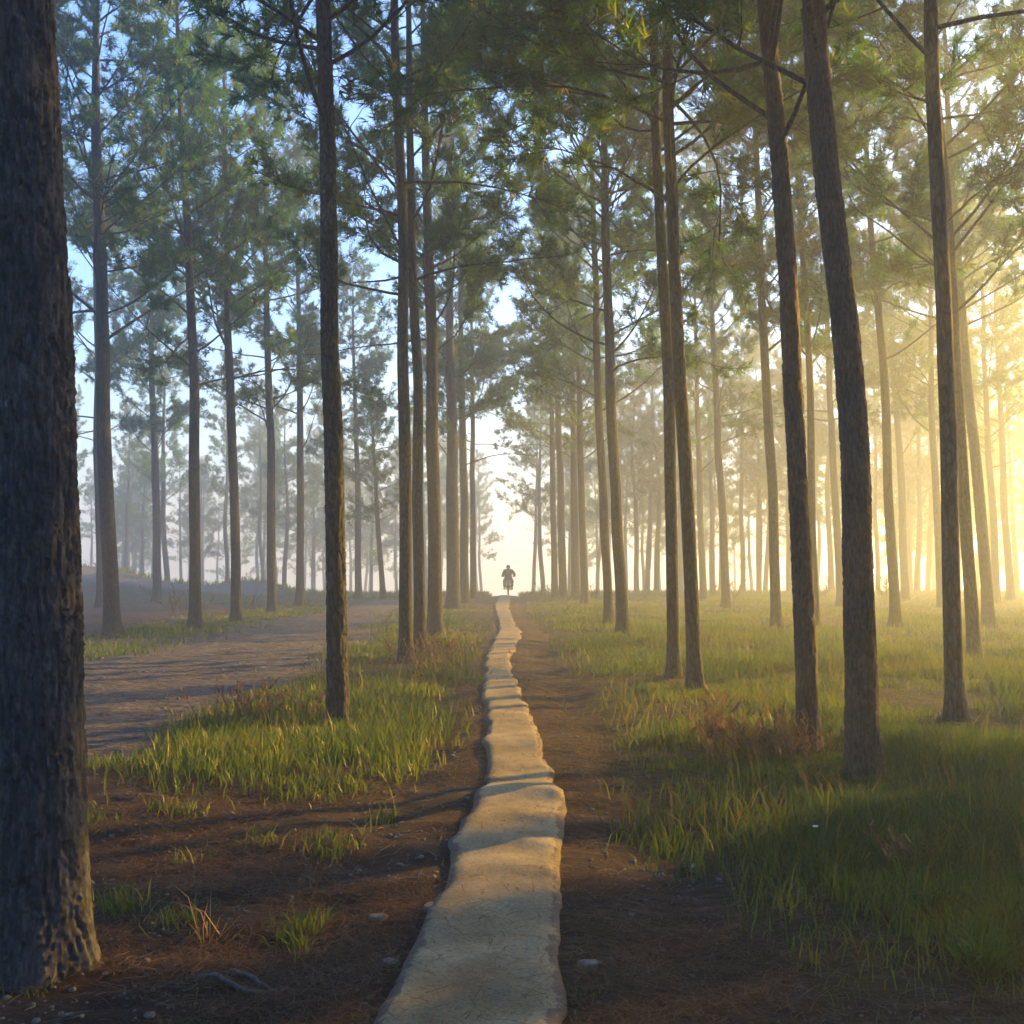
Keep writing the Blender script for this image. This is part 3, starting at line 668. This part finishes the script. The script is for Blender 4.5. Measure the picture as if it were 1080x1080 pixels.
def path_from(ctrl_z, ctrl_x, seed, H):
    zz = np.linspace(-1, H + 1, 90); sl = (ctrl_x[-1] - ctrl_x[-2]) / max(ctrl_z[-1] - ctrl_z[-2], .1) if len(ctrl_z) > 1 else 0
    sl = max(-.08, min(.08, sl))
    xs = np.interp(zz, ctrl_z, ctrl_x); up = zz > ctrl_z[-1]; xs[up] = ctrl_x[-1] + sl * .7 * (zz[up] - ctrl_z[-1])
    k = 9; pad = np.concatenate([np.full(k // 2, xs[0]), xs, xs[-1] + sl * .5 * np.arange(1, k // 2 + 1) * (zz[1] - zz[0])])
    xs = np.convolve(pad, np.ones(k) / k, 'valid'); xs -= np.interp(0, zz, xs)
    ys = (fbm(zz * .16 + seed, zz * 0, seed, 2) - .5) * .9 * sstep(0, 6, zz); ys -= np.interp(0, zz, ys)
    xs = xs + (fbm(zz * .45 + seed * 3.1, zz * 0 + 4, seed, 2) - .5) * .07 * sstep(0, 3, zz)
    return lambda z: (float(np.interp(z, zz, xs)), float(np.interp(z, zz, ys)))
def radius_fn(r0, H, zref):
    tz = zref / H; k = r0 / (1 - .3 * tz - .62 * tz * tz)
    return lambda z: max(.012, k * (1 - .3 * max(z, 0) / H - .62 * (max(z, 0) / H) ** 2) * (1 + .16 * math.exp(-max(z, 0) / .5)))

def pine(px, py, w, ctrl, label, seed, H=None, cb=None, bark=None, hero=0, lod=1.0, group=None, nb=44, spread=4.5, Y=None):
    if Y is None: X, Y = gnd(px, py)
    else: X = at(px, py, Y)[0]
    rg = np.random.default_rng(seed); H = H or rg.uniform(15.5, 18.5); cb = cb or rg.uniform(5.3, 6.8)
    zg = float(ground_z(X, Y)); cz = [0.0]; cx = [0.0]
    for qx, qy in ctrl:
        a, z = at(qx, qy, Y); cz.append(z - zg); cx.append(a - X)
    path = path_from(cz, cx, seed % 50, H); zref = at(px, 550, Y)[1] - zg
    rf = radius_fn(w / 2 / F * Y, H, max(zref, .5))
    t = empty('pine_tree', (X, Y, zg), label, 'pine tree', group)
    bs, cm = make_crown(path, H, cb, rf, seed, lod, nb, spread)
    link('trunk', trunk_mesh(path, rf, H, seed, 20 if lod > .8 else 12, .25, hero, bs if lod < .5 else None), bark or BARK, t)
    if lod >= .5:
        for b in bs: link('branch', b.mesh('branch'), BARK, t)
    link('crown', cm, NEEDLE, t)
    return t

GL = 'pines along the left of the path'; GRT = 'pines in the meadow right of the path'
big = pine(44, 1012, 79, [(42, 540), (30, 0)], 'very thick dark furrowed pine trunk filling the left edge', 101, 16, 6.2, BARK_BIG, .005, 1.0)
S = 200
LIST = [
 # px, py, w, ctrl, label, group, opts
 (118, 672, 15.5, [(115, 420), (106, 60)], 'straight pine just right of the big left trunk, grass at its foot', GL, {}),
 (106, 641, 8, [(105, 420), (100, 250)], 'thin hazy pine half hidden behind the straight pine at left', GL, {}),
 (166, 635, 8.5, [(162, 420), (159, 280)], 'slim bluish pine by the sunlit yellow grass at far left', GL, {}),
 (206, 665, 11.5, [(202, 420), (188, 100)], 'bluish pine at the left end of the green grass row by the dirt road', GL, {}),
 (249, 657, 10, [(245, 420), (237, 220)], 'bluish pine halfway along the dirt road, at the end of the grass row', GL, {}),
 (287, 647, 9, [(282, 420), (278, 260)], 'slim pine with crooked bare side limbs left of the dirt road', GL, {}),
 (316, 639, 8, [(318, 420), (314, 290)], 'slim pine leaning slightly right at the far end of the dirt road', GL, {}),
 (356, 760, 20, [(350, 420), (340, 200), (334, 0)], 'dark slender pine standing alone in the left grass patch', GL, {'hero': .011}),
 (428, 700, 13, [(427, 420), (422, 150), (416, 0)], 'nearest pine of the left row beside the path', GL, {}),
 (443, 690, 11.5, [(440, 420), (432, 150)], 'pine tucked close behind the nearest of the left row', GL, {}),
 (459, 669, 14, [(456, 420), (449, 180)], 'third pine of the left row, near the yellow dry weeds', GL, {}),
 (478, 643, 13, [(476, 420), (473, 250)], 'far pine of the left row with long limbs reaching over the track', GL, {'spread': 4.2, 'cb': 5.2}),
 (490, 636, 9, [(489, 520), (487, 420)], 'pale hazy pine behind the far end of the left row', GL, {'lod': .6}),
 (499, 631, 6, [(499, 520), (498, 420)], 'faint last pine at the end of the left row by the crest', GL, {'lod': .45}),
 (378, 631, 6.5, [(374, 420), (372, 330)], 'thin pale pine on the crest left of the left row', GL, {'lod': .5}),
 (404, 632, 5, [(396, 520), (390, 420)], 'small crooked pine with low drooping branches on the left crest', GL, {'lod': .5, 'cb': 3.2, 'H': 11, 'spread': 2.6}),
 (585, 631, 6.5, [(583, 500), (582, 420)], 'palest pine at the inner end of the right row by the crest', GRT, {'lod': .5}),
 (594, 633, 8, [(588, 420), (586, 330)], 'hazy pine first in the tight cluster right of the crest', GRT, {'lod': .6}),
 (607, 634, 7.5, [(604, 420), (601, 330)], 'dark slim pine in the middle of the tight right cluster', GRT, {'lod': .6}),
 (617, 638, 7.5, [(611, 420), (608, 330)], 'dark slim pine at the outer side of the tight right cluster', GRT, {'lod': .7}),
 (642, 659, 9, [(632, 420), (627, 270)], 'thinner of the two pines right of the tight cluster', GRT, {}),
 (657, 672, 12, [(645, 420), (637, 200)], 'thicker of the two pines right of the tight cluster', GRT, {}),
 (711, 717, 12.5, [(702, 420), (692, 180)], 'left one of the dark pair of pines in the mid meadow', GRT, {}),
 (733, 732, 14.5, [(717, 420), (704, 0)], 'right one of the dark pair of pines in the mid meadow', GRT, {}),
 (742, 634, 7, [(735, 420), (732, 330)], 'pale pine behind the dark pair, right beside them', GRT, {'lod': .6}),
 (766, 642, 8.5, [(756, 420), (751, 320)], 'dim leaning pine between the dark pair and the straight mid pine', GRT, {'lod': .7}),
 (819, 668, 10.5, [(810, 420), (803, 280)], 'straight mid pine left of the two big right pines', GRT, {}),
 (853, 798, 20.5, [(835, 420), (823, 200), (810, 0)], 'big leaning pine with brown weeds at its foot', GRT, {'hero': .011, 'bark': BARK_RED, 'cb': 4.9}),
 (861, 668, 8, [(850, 420), (846, 330)], 'thin pine showing right behind the big leaning pine', GRT, {}),
 (887, 641, 8, [(877, 420), (873, 330)], 'dim pine half hidden left of the thickest right trunk', GRT, {'lod': .7}),
 (911, 829, 29.5, [(898, 420), (882, 200), (871, 0)], 'thickest pine of the right meadow with a broken stub', GRT, {'hero': .0085, 'bark': BARK_RED, 'cb': 4.9, 'nb': 37, 'spread': 3.7}),
 (945, 662, 10, [(931, 420), (926, 330)], 'slim pine in golden haze right of the thickest right trunk', GRT, {}),
 (955, 634, 8, [(944, 420), (941, 330)], 'pale pine just behind the slim one in golden haze', GRT, {'lod': .6}),
 (993, 643, 8, [(982, 420), (978, 330)], 'hazy pine left of the dark foreground pine at right', GRT, {'lod': .7}),
 (1008, 765, 17.5, [(993, 420), (983, 200), (974, 0)], 'dark straight pine near the right edge, standing nearest in its group', GRT, {}),
 (1028, 700, 12.5, [(1010, 420), (1000, 250), (987, 80)], 'second pine from the right edge group, leaning left', GRT, {}),
 (1043, 664, 11.5, [(1024, 420), (1014, 280)], 'third pine of the right edge group, behind the leaning one', GRT, {}),
 (1051, 638, 7.5, [(1042, 420), (1038, 330)], 'thin golden hazed pine near the right edge', GRT, {'lod': .6}),
 (1066, 635, 7.5, [(1054, 420), (1050, 330)], 'last thin golden hazed pine against the right edge', GRT, {'lod': .6}),
]
for k, (px, py, w, ctrl, lb, gpn, op) in enumerate(LIST):
    d = gnd(px, py)[1]; lod = op.pop('lod', 1.0 if d < 30 else .75)
    pine(px, py, w, ctrl, lb, S + k, lod=lod, group=gpn, **op)
# broken stub on the thickest right trunk
stub_tree = [o for o in COL.objects if o.get('label', '').startswith('thickest pine')][0]
bx, bz = at(908, 558, stub_tree.location.y); bx -= stub_tree.location.x; bz -= stub_tree.location.z
link('branch_stub', MB().tube([(bx - .05, 0, bz), (bx + .03, -.02, bz + .015), (bx + .055, -.03, bz + .04)], [.014, .010, .005], 6).mesh('branch_stub'), BARK, stub_tree)

# ---- far pines beyond the crest and the wood off to the right: copies of a few kinds
def proto(seed, lod, cb, H, spread=3.0, nb=36):
    path = path_from([0, 6], [0, random.uniform(-.25, .1)], seed % 50, H); rf = radius_fn(.17, H, 1.5)
    bs, cm = make_crown(path, H, cb, rf, seed, lod, nb, spread)
    tm = trunk_mesh(path, rf, H, seed, 10, .4, 0, bs)
    tm.materials.append(BARK); cm.materials.append(NEEDLE)
    return tm, cm
PROTO = [proto(400 + k, .42, c, h, s) for k, (c, h, s) in enumerate(((5.5, 16, 3.8), (6.5, 17.5, 4.0), (4.5, 15, 4.2), (6.0, 16.5, 3.6), (5.0, 14, 3.8), (7, 18, 3.9)))]
def place(k, X, Y, s, rz, label, group):
    t = empty('pine_tree', (X, Y, float(ground_z(X, Y)) - .05), label, 'pine tree', group, rz); t.scale = (s, s, s)
    for nm, me in zip(('trunk', 'crown'), PROTO[k]): link(nm, me, None, t)
    return t
random.seed(21)
SUN_AZ, SUN_EL = 56.0, 16.0
used = []
_far = None
SDX, SDY = math.sin(R(SUN_AZ)), math.cos(R(SUN_AZ))
GAPS = [(0, 7.0, 3.0), (6, 16.5, 2.3), (9, 25, 2.3)]
def in_gap(X, Y):
    for gx, gy, gw in GAPS:
        t_ = (X - gx) * SDX + (Y - gy) * SDY
        if t_ > 15 and abs((X - gx) * SDY - (Y - gy) * SDX) < gw: return True
    return False
def free(X, Y, dmin):
    for a, b in used:
        if (a - X) ** 2 + (b - Y) ** 2 < dmin * dmin: return False
    used.append((X, Y)); return True
for o in COL.objects:
    if o.name.startswith('pine_tree'): used.append((o.location.x, o.location.y))
i = 0
for px, Y in ((573, 74), (562, 92), (671, 68), (682, 72), (692, 66), (783, 66), (800, 70), (806, 78), (832, 66), (840, 74), (876, 66), (925, 68), (966, 66), (977, 76), (1020, 68), (1072, 66), (660, 84), (715, 80), (760, 78), (900, 80), (945, 86), (1005, 84), (1040, 78), (630, 90), (600, 86), (860, 92)):
    place(i % 6, (px - 540) / F * Y, Y, random.uniform(.9, 1.1), random.uniform(0, 6.28), 'pale golden hazed pine beyond the crest on the right', 'hazed pines beyond the crest on the right'); i += 1
for px, Y in ((178, 68), (240, 76), (300, 74), (345, 84), (392, 92), (450, 88), (130, 84), (60, 78), (210, 98), (275, 104), (330, 100), (420, 108), (480, 98), (508, 112), (20, 92), (150, 112), (370, 118)):
    place((i * 5 + 2) % 6, (px - 540) / F * Y, Y, random.uniform(.85, 1.05), random.uniform(0, 6.28), 'pale blue hazed pine beyond the crest on the left', 'hazed pines beyond the crest on the left'); i += 1
for k in range(300):
    Y = random.uniform(64, 128); px = random.uniform(590, 1110); X = (px - 540) / F * Y
    if not free(X, Y, 3.4): continue
    place(k % 6, X, Y, random.uniform(.85, 1.1), random.uniform(0, 6.28), 'pale golden hazed pine beyond the crest on the right', 'hazed pines beyond the crest on the right')
    i += 1
    if i > 92: break
for k in range(300):
    Y = random.uniform(84, 150); px = random.uniform(40, 505); X = (px - 540) / F * Y
    if not free(X, Y, 5.0): continue
    place((k * 5 + 2) % 6, X, Y, random.uniform(.85, 1.1), random.uniform(0, 6.28), 'pale blue hazed pine beyond the crest on the left', 'hazed pines beyond the crest on the left')
    i += 1
    if i > 132: break
for k, (tx, ty, ts) in enumerate(((-1.7, 3.7, 19.5), (-1.7, 3.6, 26), (-1.5, 3.6, 34), (-1.7, 3.6, 43), (0, 2.4, 24), (0, 2.4, 33), (0, 2.6, 42), (.3, 3.2, 52))):  # unseen pines added along sun lines to shade the big trunk and near ground
    if free(tx + ts * SDX, ty + ts * SDY, 2.5): place((k * 2 + 1) % 6, tx + ts * SDX, ty + ts * SDY, 1.0, k * 1.3, 'unseen pine of the wood farther right, added to shade the foreground', 'pines of the wood farther right')
for k in range(900):
    X = random.uniform(5, 66); Y = random.uniform(-6, 46)
    if X < Y * .50 + 2.5 or X > Y * .5 + 46 or Y > 34 + .1 * X or in_gap(X, Y): continue
    if not free(X, Y, 5.0): continue
    place(k % 6, X, Y, random.uniform(.9, 1.1), random.uniform(0, 6.28), 'unseen pine of the wood farther right, added to shade the foreground', 'pines of the wood farther right')
for k in range(60):
    X = -random.uniform(4, 34); Y = random.uniform(8, 60)
    if -X < Y * .50 + 1.5 or -X > Y * .5 + 12: continue
    if not free(X, Y, 5.5): continue
    place(k % 6, X, Y, random.uniform(.9, 1.1), random.uniform(0, 6.28), 'tall pine of the open wood farther left', 'pines of the wood farther left')

for k in range(420):
    X = random.uniform(-30, 26); Y = random.uniform(-34, 4)
    if abs(X) < 3.2 or (Y > -2.5 and abs(X) < 4.5) or not free(X, Y, 4.2): continue
    place(k % 6, X, Y, random.uniform(.9, 1.1), random.uniform(0, 6.28), 'tall pine of the wood behind the viewpoint', 'pines of the wood behind')

# ------------------------------------------------------------------ motorbike and rider
RY = 60.2; RL, RR_ = strip_lr(np.array(RY)); RX = float(at(536, 620, RY)[0]); RZ = float(ground_base(np.array(RX), np.array(RY)) + strip_bump(np.array(RY))) + .034
moto = empty('motorbike', (RX, RY, RZ), 'dark motorbike seen from behind on the concrete strip at the crest', 'motorbike')
def wheel(y):
    v, q = torus((0, y, .30), .245, .055, 36, 10, .9); m = MB(); m.add(v, q); wt = link('wheel', MB().tube([(-.05, y, .3), (.05, y, .3)], [.045, .045], 14).mesh('wheel'), STEEL, moto)
    link('tyre', m.mesh('tyre'), RUBBER, wt)
    m = MB(); v, q = torus((0, y, .30), .195, .014, 32, 8, 1.6); m.add(v, q)
    for a in range(12): an = a * math.pi / 6; m.tube([(0, y + .04 * math.cos(an), .3 + .04 * math.sin(an)), (0, y + .19 * math.cos(an), .3 + .19 * math.sin(an))], [.004, .004], 5, False)
    link('rim', m.mesh('rim'), STEEL, wt)
wheel(0.0); wheel(1.22)
m = MB(); m.tube([(0, .30, .62), (0, .55, .70), (0, .85, .72), (0, 1.0, .84)], [.03, .03, .03, .035], 8)
for s in (-1, 1): m.tube([(s * .10, 0, .30), (s * .11, .3, .33), (s * .09, .55, .42)], [.018, .02, .02], 6); m.tube([(s * .09, .55, .42), (s * .07, .85, .45), (s * .05, 1.0, .82)], [.018, .018, .018], 6)
link('frame', m.mesh('frame'), PAINT, moto)
m = MB()
for s in (-1, 1): m.tube([(s * .09, 1.22, .30), (s * .09, 1.13, .6), (s * .09, 1.02, .92)], [.02, .022, .024], 8)
link('front_fork', m.mesh('front_fork'), STEEL, moto)
m = MB(); v, q = ellipsoid((0, .62, .44), (.15, .2, .15), 14, 8); m.add(v, q); m.tube([(0, .72, .48), (0, .86, .62)], [.075, .08], 12); link('engine', m.mesh('engine'), STEEL, moto)
m = MB(); v, q = ellipsoid((0, .74, .80), (.14, .27, .12), 18, 10); m.add(v, q); link('fuel_tank', m.mesh('fuel_tank'), PAINT, moto)
m = MB(); t = np.linspace(0, 1, 9); pts = np.stack([t * 0, -.22 + .78 * t, .78 - .05 * np.sin(t * 3)], 1)
m.tube(pts, .105 * np.sin(np.clip(t * 2.6 + .35, 0, 1.57)), 14); v = np.concatenate(m.v); link('seat', m.mesh('seat'), SEATM, moto)
m = MB(); a = np.linspace(-.2, 2.0, 12); m.tube(np.stack([a * 0, -.05 - .33 * np.sin(a - .3) * .9, .30 + .36 * np.cos(a - .6)], 1), np.full(12, .055), 8); link('rear_mudguard', m.mesh('rear_mudguard'), PAINT, moto)
m = MB(); a = np.linspace(-.9, .9, 10); m.tube(np.stack([a * 0, 1.22 + .33 * np.sin(a), .3 + .34 * np.cos(a)], 1), np.full(10, .05), 8); link('front_mudguard', m.mesh('front_mudguard'), PAINT, moto)
m = MB(); v, q = ellipsoid((0, -.30, .66), (.07, .03, .045), 14, 8); m.add(v, q); link('tail_light', m.mesh('tail_light'), REDLENS, moto)
m = MB(); m.box((0, -.40, .50), (.17, .006, .11)); link('number_plate', m.mesh('number_plate', False), SEATM, moto)
m = MB(); m.tube([(.1, .75, .4), (.15, .5, .30), (.17, .2, .30), (.17, -.25, .38)], [.02, .022, .04, .045], 10); link('exhaust_pipe', m.mesh('exhaust_pipe'), STEEL, moto)
m = MB(); m.tube([(-.36, .86, 1.0), (-.22, .93, 1.0), (-.08, 1.0, .96), (.08, 1.0, .96), (.22, .93, 1.0), (.36, .86, 1.0)], np.full(6, .013), 8); hb = link('handlebar', m.mesh('handlebar'), STEEL, moto)
for s in (-1, 1): link('grip', MB().tube([(s * .25, .915, 1.0), (s * .37, .853, 1.0)], [.019, .019], 10).mesh('grip'), RUBBER, hb)
for s in (-1, 1):
    mm = link('mirror', MB().tube([(s * .22, .93, 1.0), (s * .27, .95, 1.1), (s * .30, .94, 1.17)], [.006, .006, .006], 6).mesh('mirror'), STEEL, moto)
    m = MB(); v, q = ellipsoid((s * .32, .94, 1.20), (.055, .014, .036), 14, 8); m.add(v, q); link('mirror_glass', m.mesh('mirror_glass'), GLASSM, mm)
for s in (-1, 1): link('footpeg', MB().tube([(s * .10, .42, .31), (s * .26, .42, .31)], [.013, .015], 8).mesh('footpeg'), RUBBER, moto)
for s in (-1, 1):
    m = MB(); v, q = ellipsoid((s * .14, -.22, .66), (.04, .03, .025), 10, 6); m.add(v, q); m.tube([(0, -.22, .66), (s * .13, -.22, .66)], [.008, .008], 6); link('indicator', m.mesh('indicator'), REDLENS, moto)
m = MB(); v, q = ellipsoid((0, 1.12, .9), (.09, .08, .09), 14, 9); m.add(v, q); link('headlight', m.mesh('headlight'), STEEL, moto)

def skin(name, V, E, rad, mat, parent=None, sub=2, loc=None, root=0):
    me = bpy.data.meshes.new(name); me.from_pydata([tuple(v) for v in V], E, [])
    o = link(name, me, mat, parent, loc)
    md = o.modifiers.new('skin', 'SKIN'); md.use_smooth_shade = True
    for k, r_ in enumerate(rad):
        sv = me.skin_vertices[0].data[k]; sv.radius = (r_, r_) if not isinstance(r_, tuple) else r_; sv.use_root = (k == root)
    if sub:
        sd = o.modifiers.new('sub', 'SUBSURF'); sd.levels = sub; sd.render_levels = sub
    return o
# joints (rider faces +y, sits at y .18)
V = [(0, .16, .92), (0, .17, 1.05), (0, .20, 1.20), (0, .25, 1.33), (0, .27, 1.42), (0, .30, 1.52)]
rad = [(.155, .12), (.145, .11), (.165, .115), (.15, .10), .058, .085]; E = [(0, 1), (1, 2), (2, 3), (3, 4), (4, 5)]
def addc(base, pts, rs):
    p = base
    for v, r_ in zip(pts, rs): V.append(v); rad.append(r_); E.append((p, len(V) - 1)); p = len(V) - 1
    return p
for s in (-1, 1):
    hnd = addc(3, [(s * .19, .26, 1.34), (s * (.345 if s > 0 else .29), .33, 1.14 if s > 0 else 1.07), (s * .33, .60, 1.04), (s * .31, .83, 1.03), (s * .31, .88, 1.035)], [.062, .05, .042, .028, .034])
    for fi in range(4):
        fx = s * (.275 + .022 * fi); addc(hnd, [(fx, .92, 1.035), (fx, .925, .99), (fx, .885, .972)], [.0095, .009, .008])
    addc(hnd, [(s * .262, .885, 1.0), (s * .268, .90, .975)], [.011, .009])
    addc(0, [(s * .10, .22, .88), (s * .21, .58, .80), (s * .20, .50, .50), (s * .20, .44, .36), (s * .215, .56, .335)], [.095, .072, .055, .04, .042])
person = skin('person', V, E, rad, SKIN, None, 1, (RX, RY, RZ))
tag(person, 'rider in dark jacket and helmet sitting on the motorbike, back turned', 'person')
# clothing shells
def shell(name, mat, V2, E2, r2, sub=2): return skin(name, V2, E2, r2, mat, person, sub)
Vj = [(0, .15, .88), (0, .17, 1.05), (0, .20, 1.20), (0, .25, 1.34), (0, .27, 1.40)]; rj = [(.22, .16), (.215, .15), (.225, .15), (.19, .13), .085]; Ej = [(0, 1), (1, 2), (2, 3), (3, 4)]
for s in (-1, 1):
    b = len(Vj); Vj += [(s * .20, .25, 1.33), (s * (.345 if s > 0 else .29), .33, 1.14 if s > 0 else 1.07), (s * .33, .60, 1.045), (s * .315, .80, 1.035)]; rj += [.098, .088, .068, .048]; Ej += [(3, b), (b, b + 1), (b + 1, b + 2), (b + 2, b + 3)]
shell('jacket', JACKET, Vj, Ej, rj)
Vt = [(0, .16, .90)]; rt = [(.165, .13)]; Et = []
for s in (-1, 1):
    b = len(Vt); Vt += [(s * .11, .22, .88), (s * .215, .58, .80), (s * .20, .50, .50), (s * .20, .445, .385)]; rt += [.12, .10, .085, .072]; Et += [(0, b), (b, b + 1), (b + 1, b + 2), (b + 2, b + 3)]
shell('trousers', TROUSER, Vt, Et, rt)
for s in (-1, 1):
    m = MB(); v, q = ellipsoid((s * .222, .50, .345), (.05, .14, .045), 14, 8); m.add(v, q); link('shoe', m.mesh('shoe'), SHOE, person)
m = MB(); v, q = ellipsoid((0, .29, 1.535), (.115, .14, .125), 20, 12); m.add(v, q); m.tube([(-.07, .40, 1.555), (0, .45, 1.55), (.07, .40, 1.555)], [.02, .022, .02], 8); link('helmet', m.mesh('helmet'), HELMET, person)

# ------------------------------------------------------------------ haze, sky, sun
hz = MB().box((0, 205, 6.25), (860, 600, 33.5)).mesh('haze', False)
hm, nt, out = new_mat('haze_air')
pv = N(nt, 'ShaderNodeVolumePrincipled'); pv.inputs['Color'].default_value = (.82, .92, 1, 1); pv.inputs['Density'].default_value = .0064; pv.inputs['Anisotropy'].default_value = .62
nt.links.new(pv.outputs[0], out.inputs['Volume'])
tag(link('haze', hz, hm), 'pale morning mist filling the pine wood', 'haze', kind='stuff')

w = bpy.data.worlds.new('World'); sc.world = w; w.use_nodes = True; nt = w.node_tree; nt.nodes.clear()
sky = nt.nodes.new('ShaderNodeTexSky'); sky.sky_type = 'NISHITA'; sky.sun_disc = False
sky.sun_elevation = R(SUN_EL); sky.sun_rotation = R(SUN_AZ); sky.air_density = 1.4; sky.dust_density = 1.2; sky.ozone_density = 4.0
bg = nt.nodes.new('ShaderNodeBackground'); bg.inputs[1].default_value = .097
wo = nt.nodes.new('ShaderNodeOutputWorld'); tn = mixc(nt, 1.0, sky.outputs[0], (.72, .92, 1.27), 'MULTIPLY'); nt.links.new(tn, bg.inputs[0]); nt.links.new(bg.outputs[0], wo.inputs[0])
sd = bpy.data.lights.new('sun', 'SUN'); sd.energy = 5.0; sd.angle = R(.5); sd.color = (1, .56, .08)
so = bpy.data.objects.new('sun', sd); COL.objects.link(so)
sv = Vector((math.sin(R(SUN_AZ)) * math.cos(R(SUN_EL)), math.cos(R(SUN_AZ)) * math.cos(R(SUN_EL)), math.sin(R(SUN_EL))))
so.rotation_euler = sv.to_track_quat('Z', 'Y').to_euler()
sc.view_settings.view_transform = 'Standard'; sc.view_settings.look = 'None'; sc.view_settings.gamma = 1; sc.view_settings.exposure = 2.3
cy = sc.cycles; cy.use_denoising = True; cy.denoising_prefilter = 'FAST'; cy.max_bounces = 6; cy.diffuse_bounces = 3; cy.transmission_bounces = 4; cy.volume_bounces = 1
cy.sample_clamp_indirect = 6
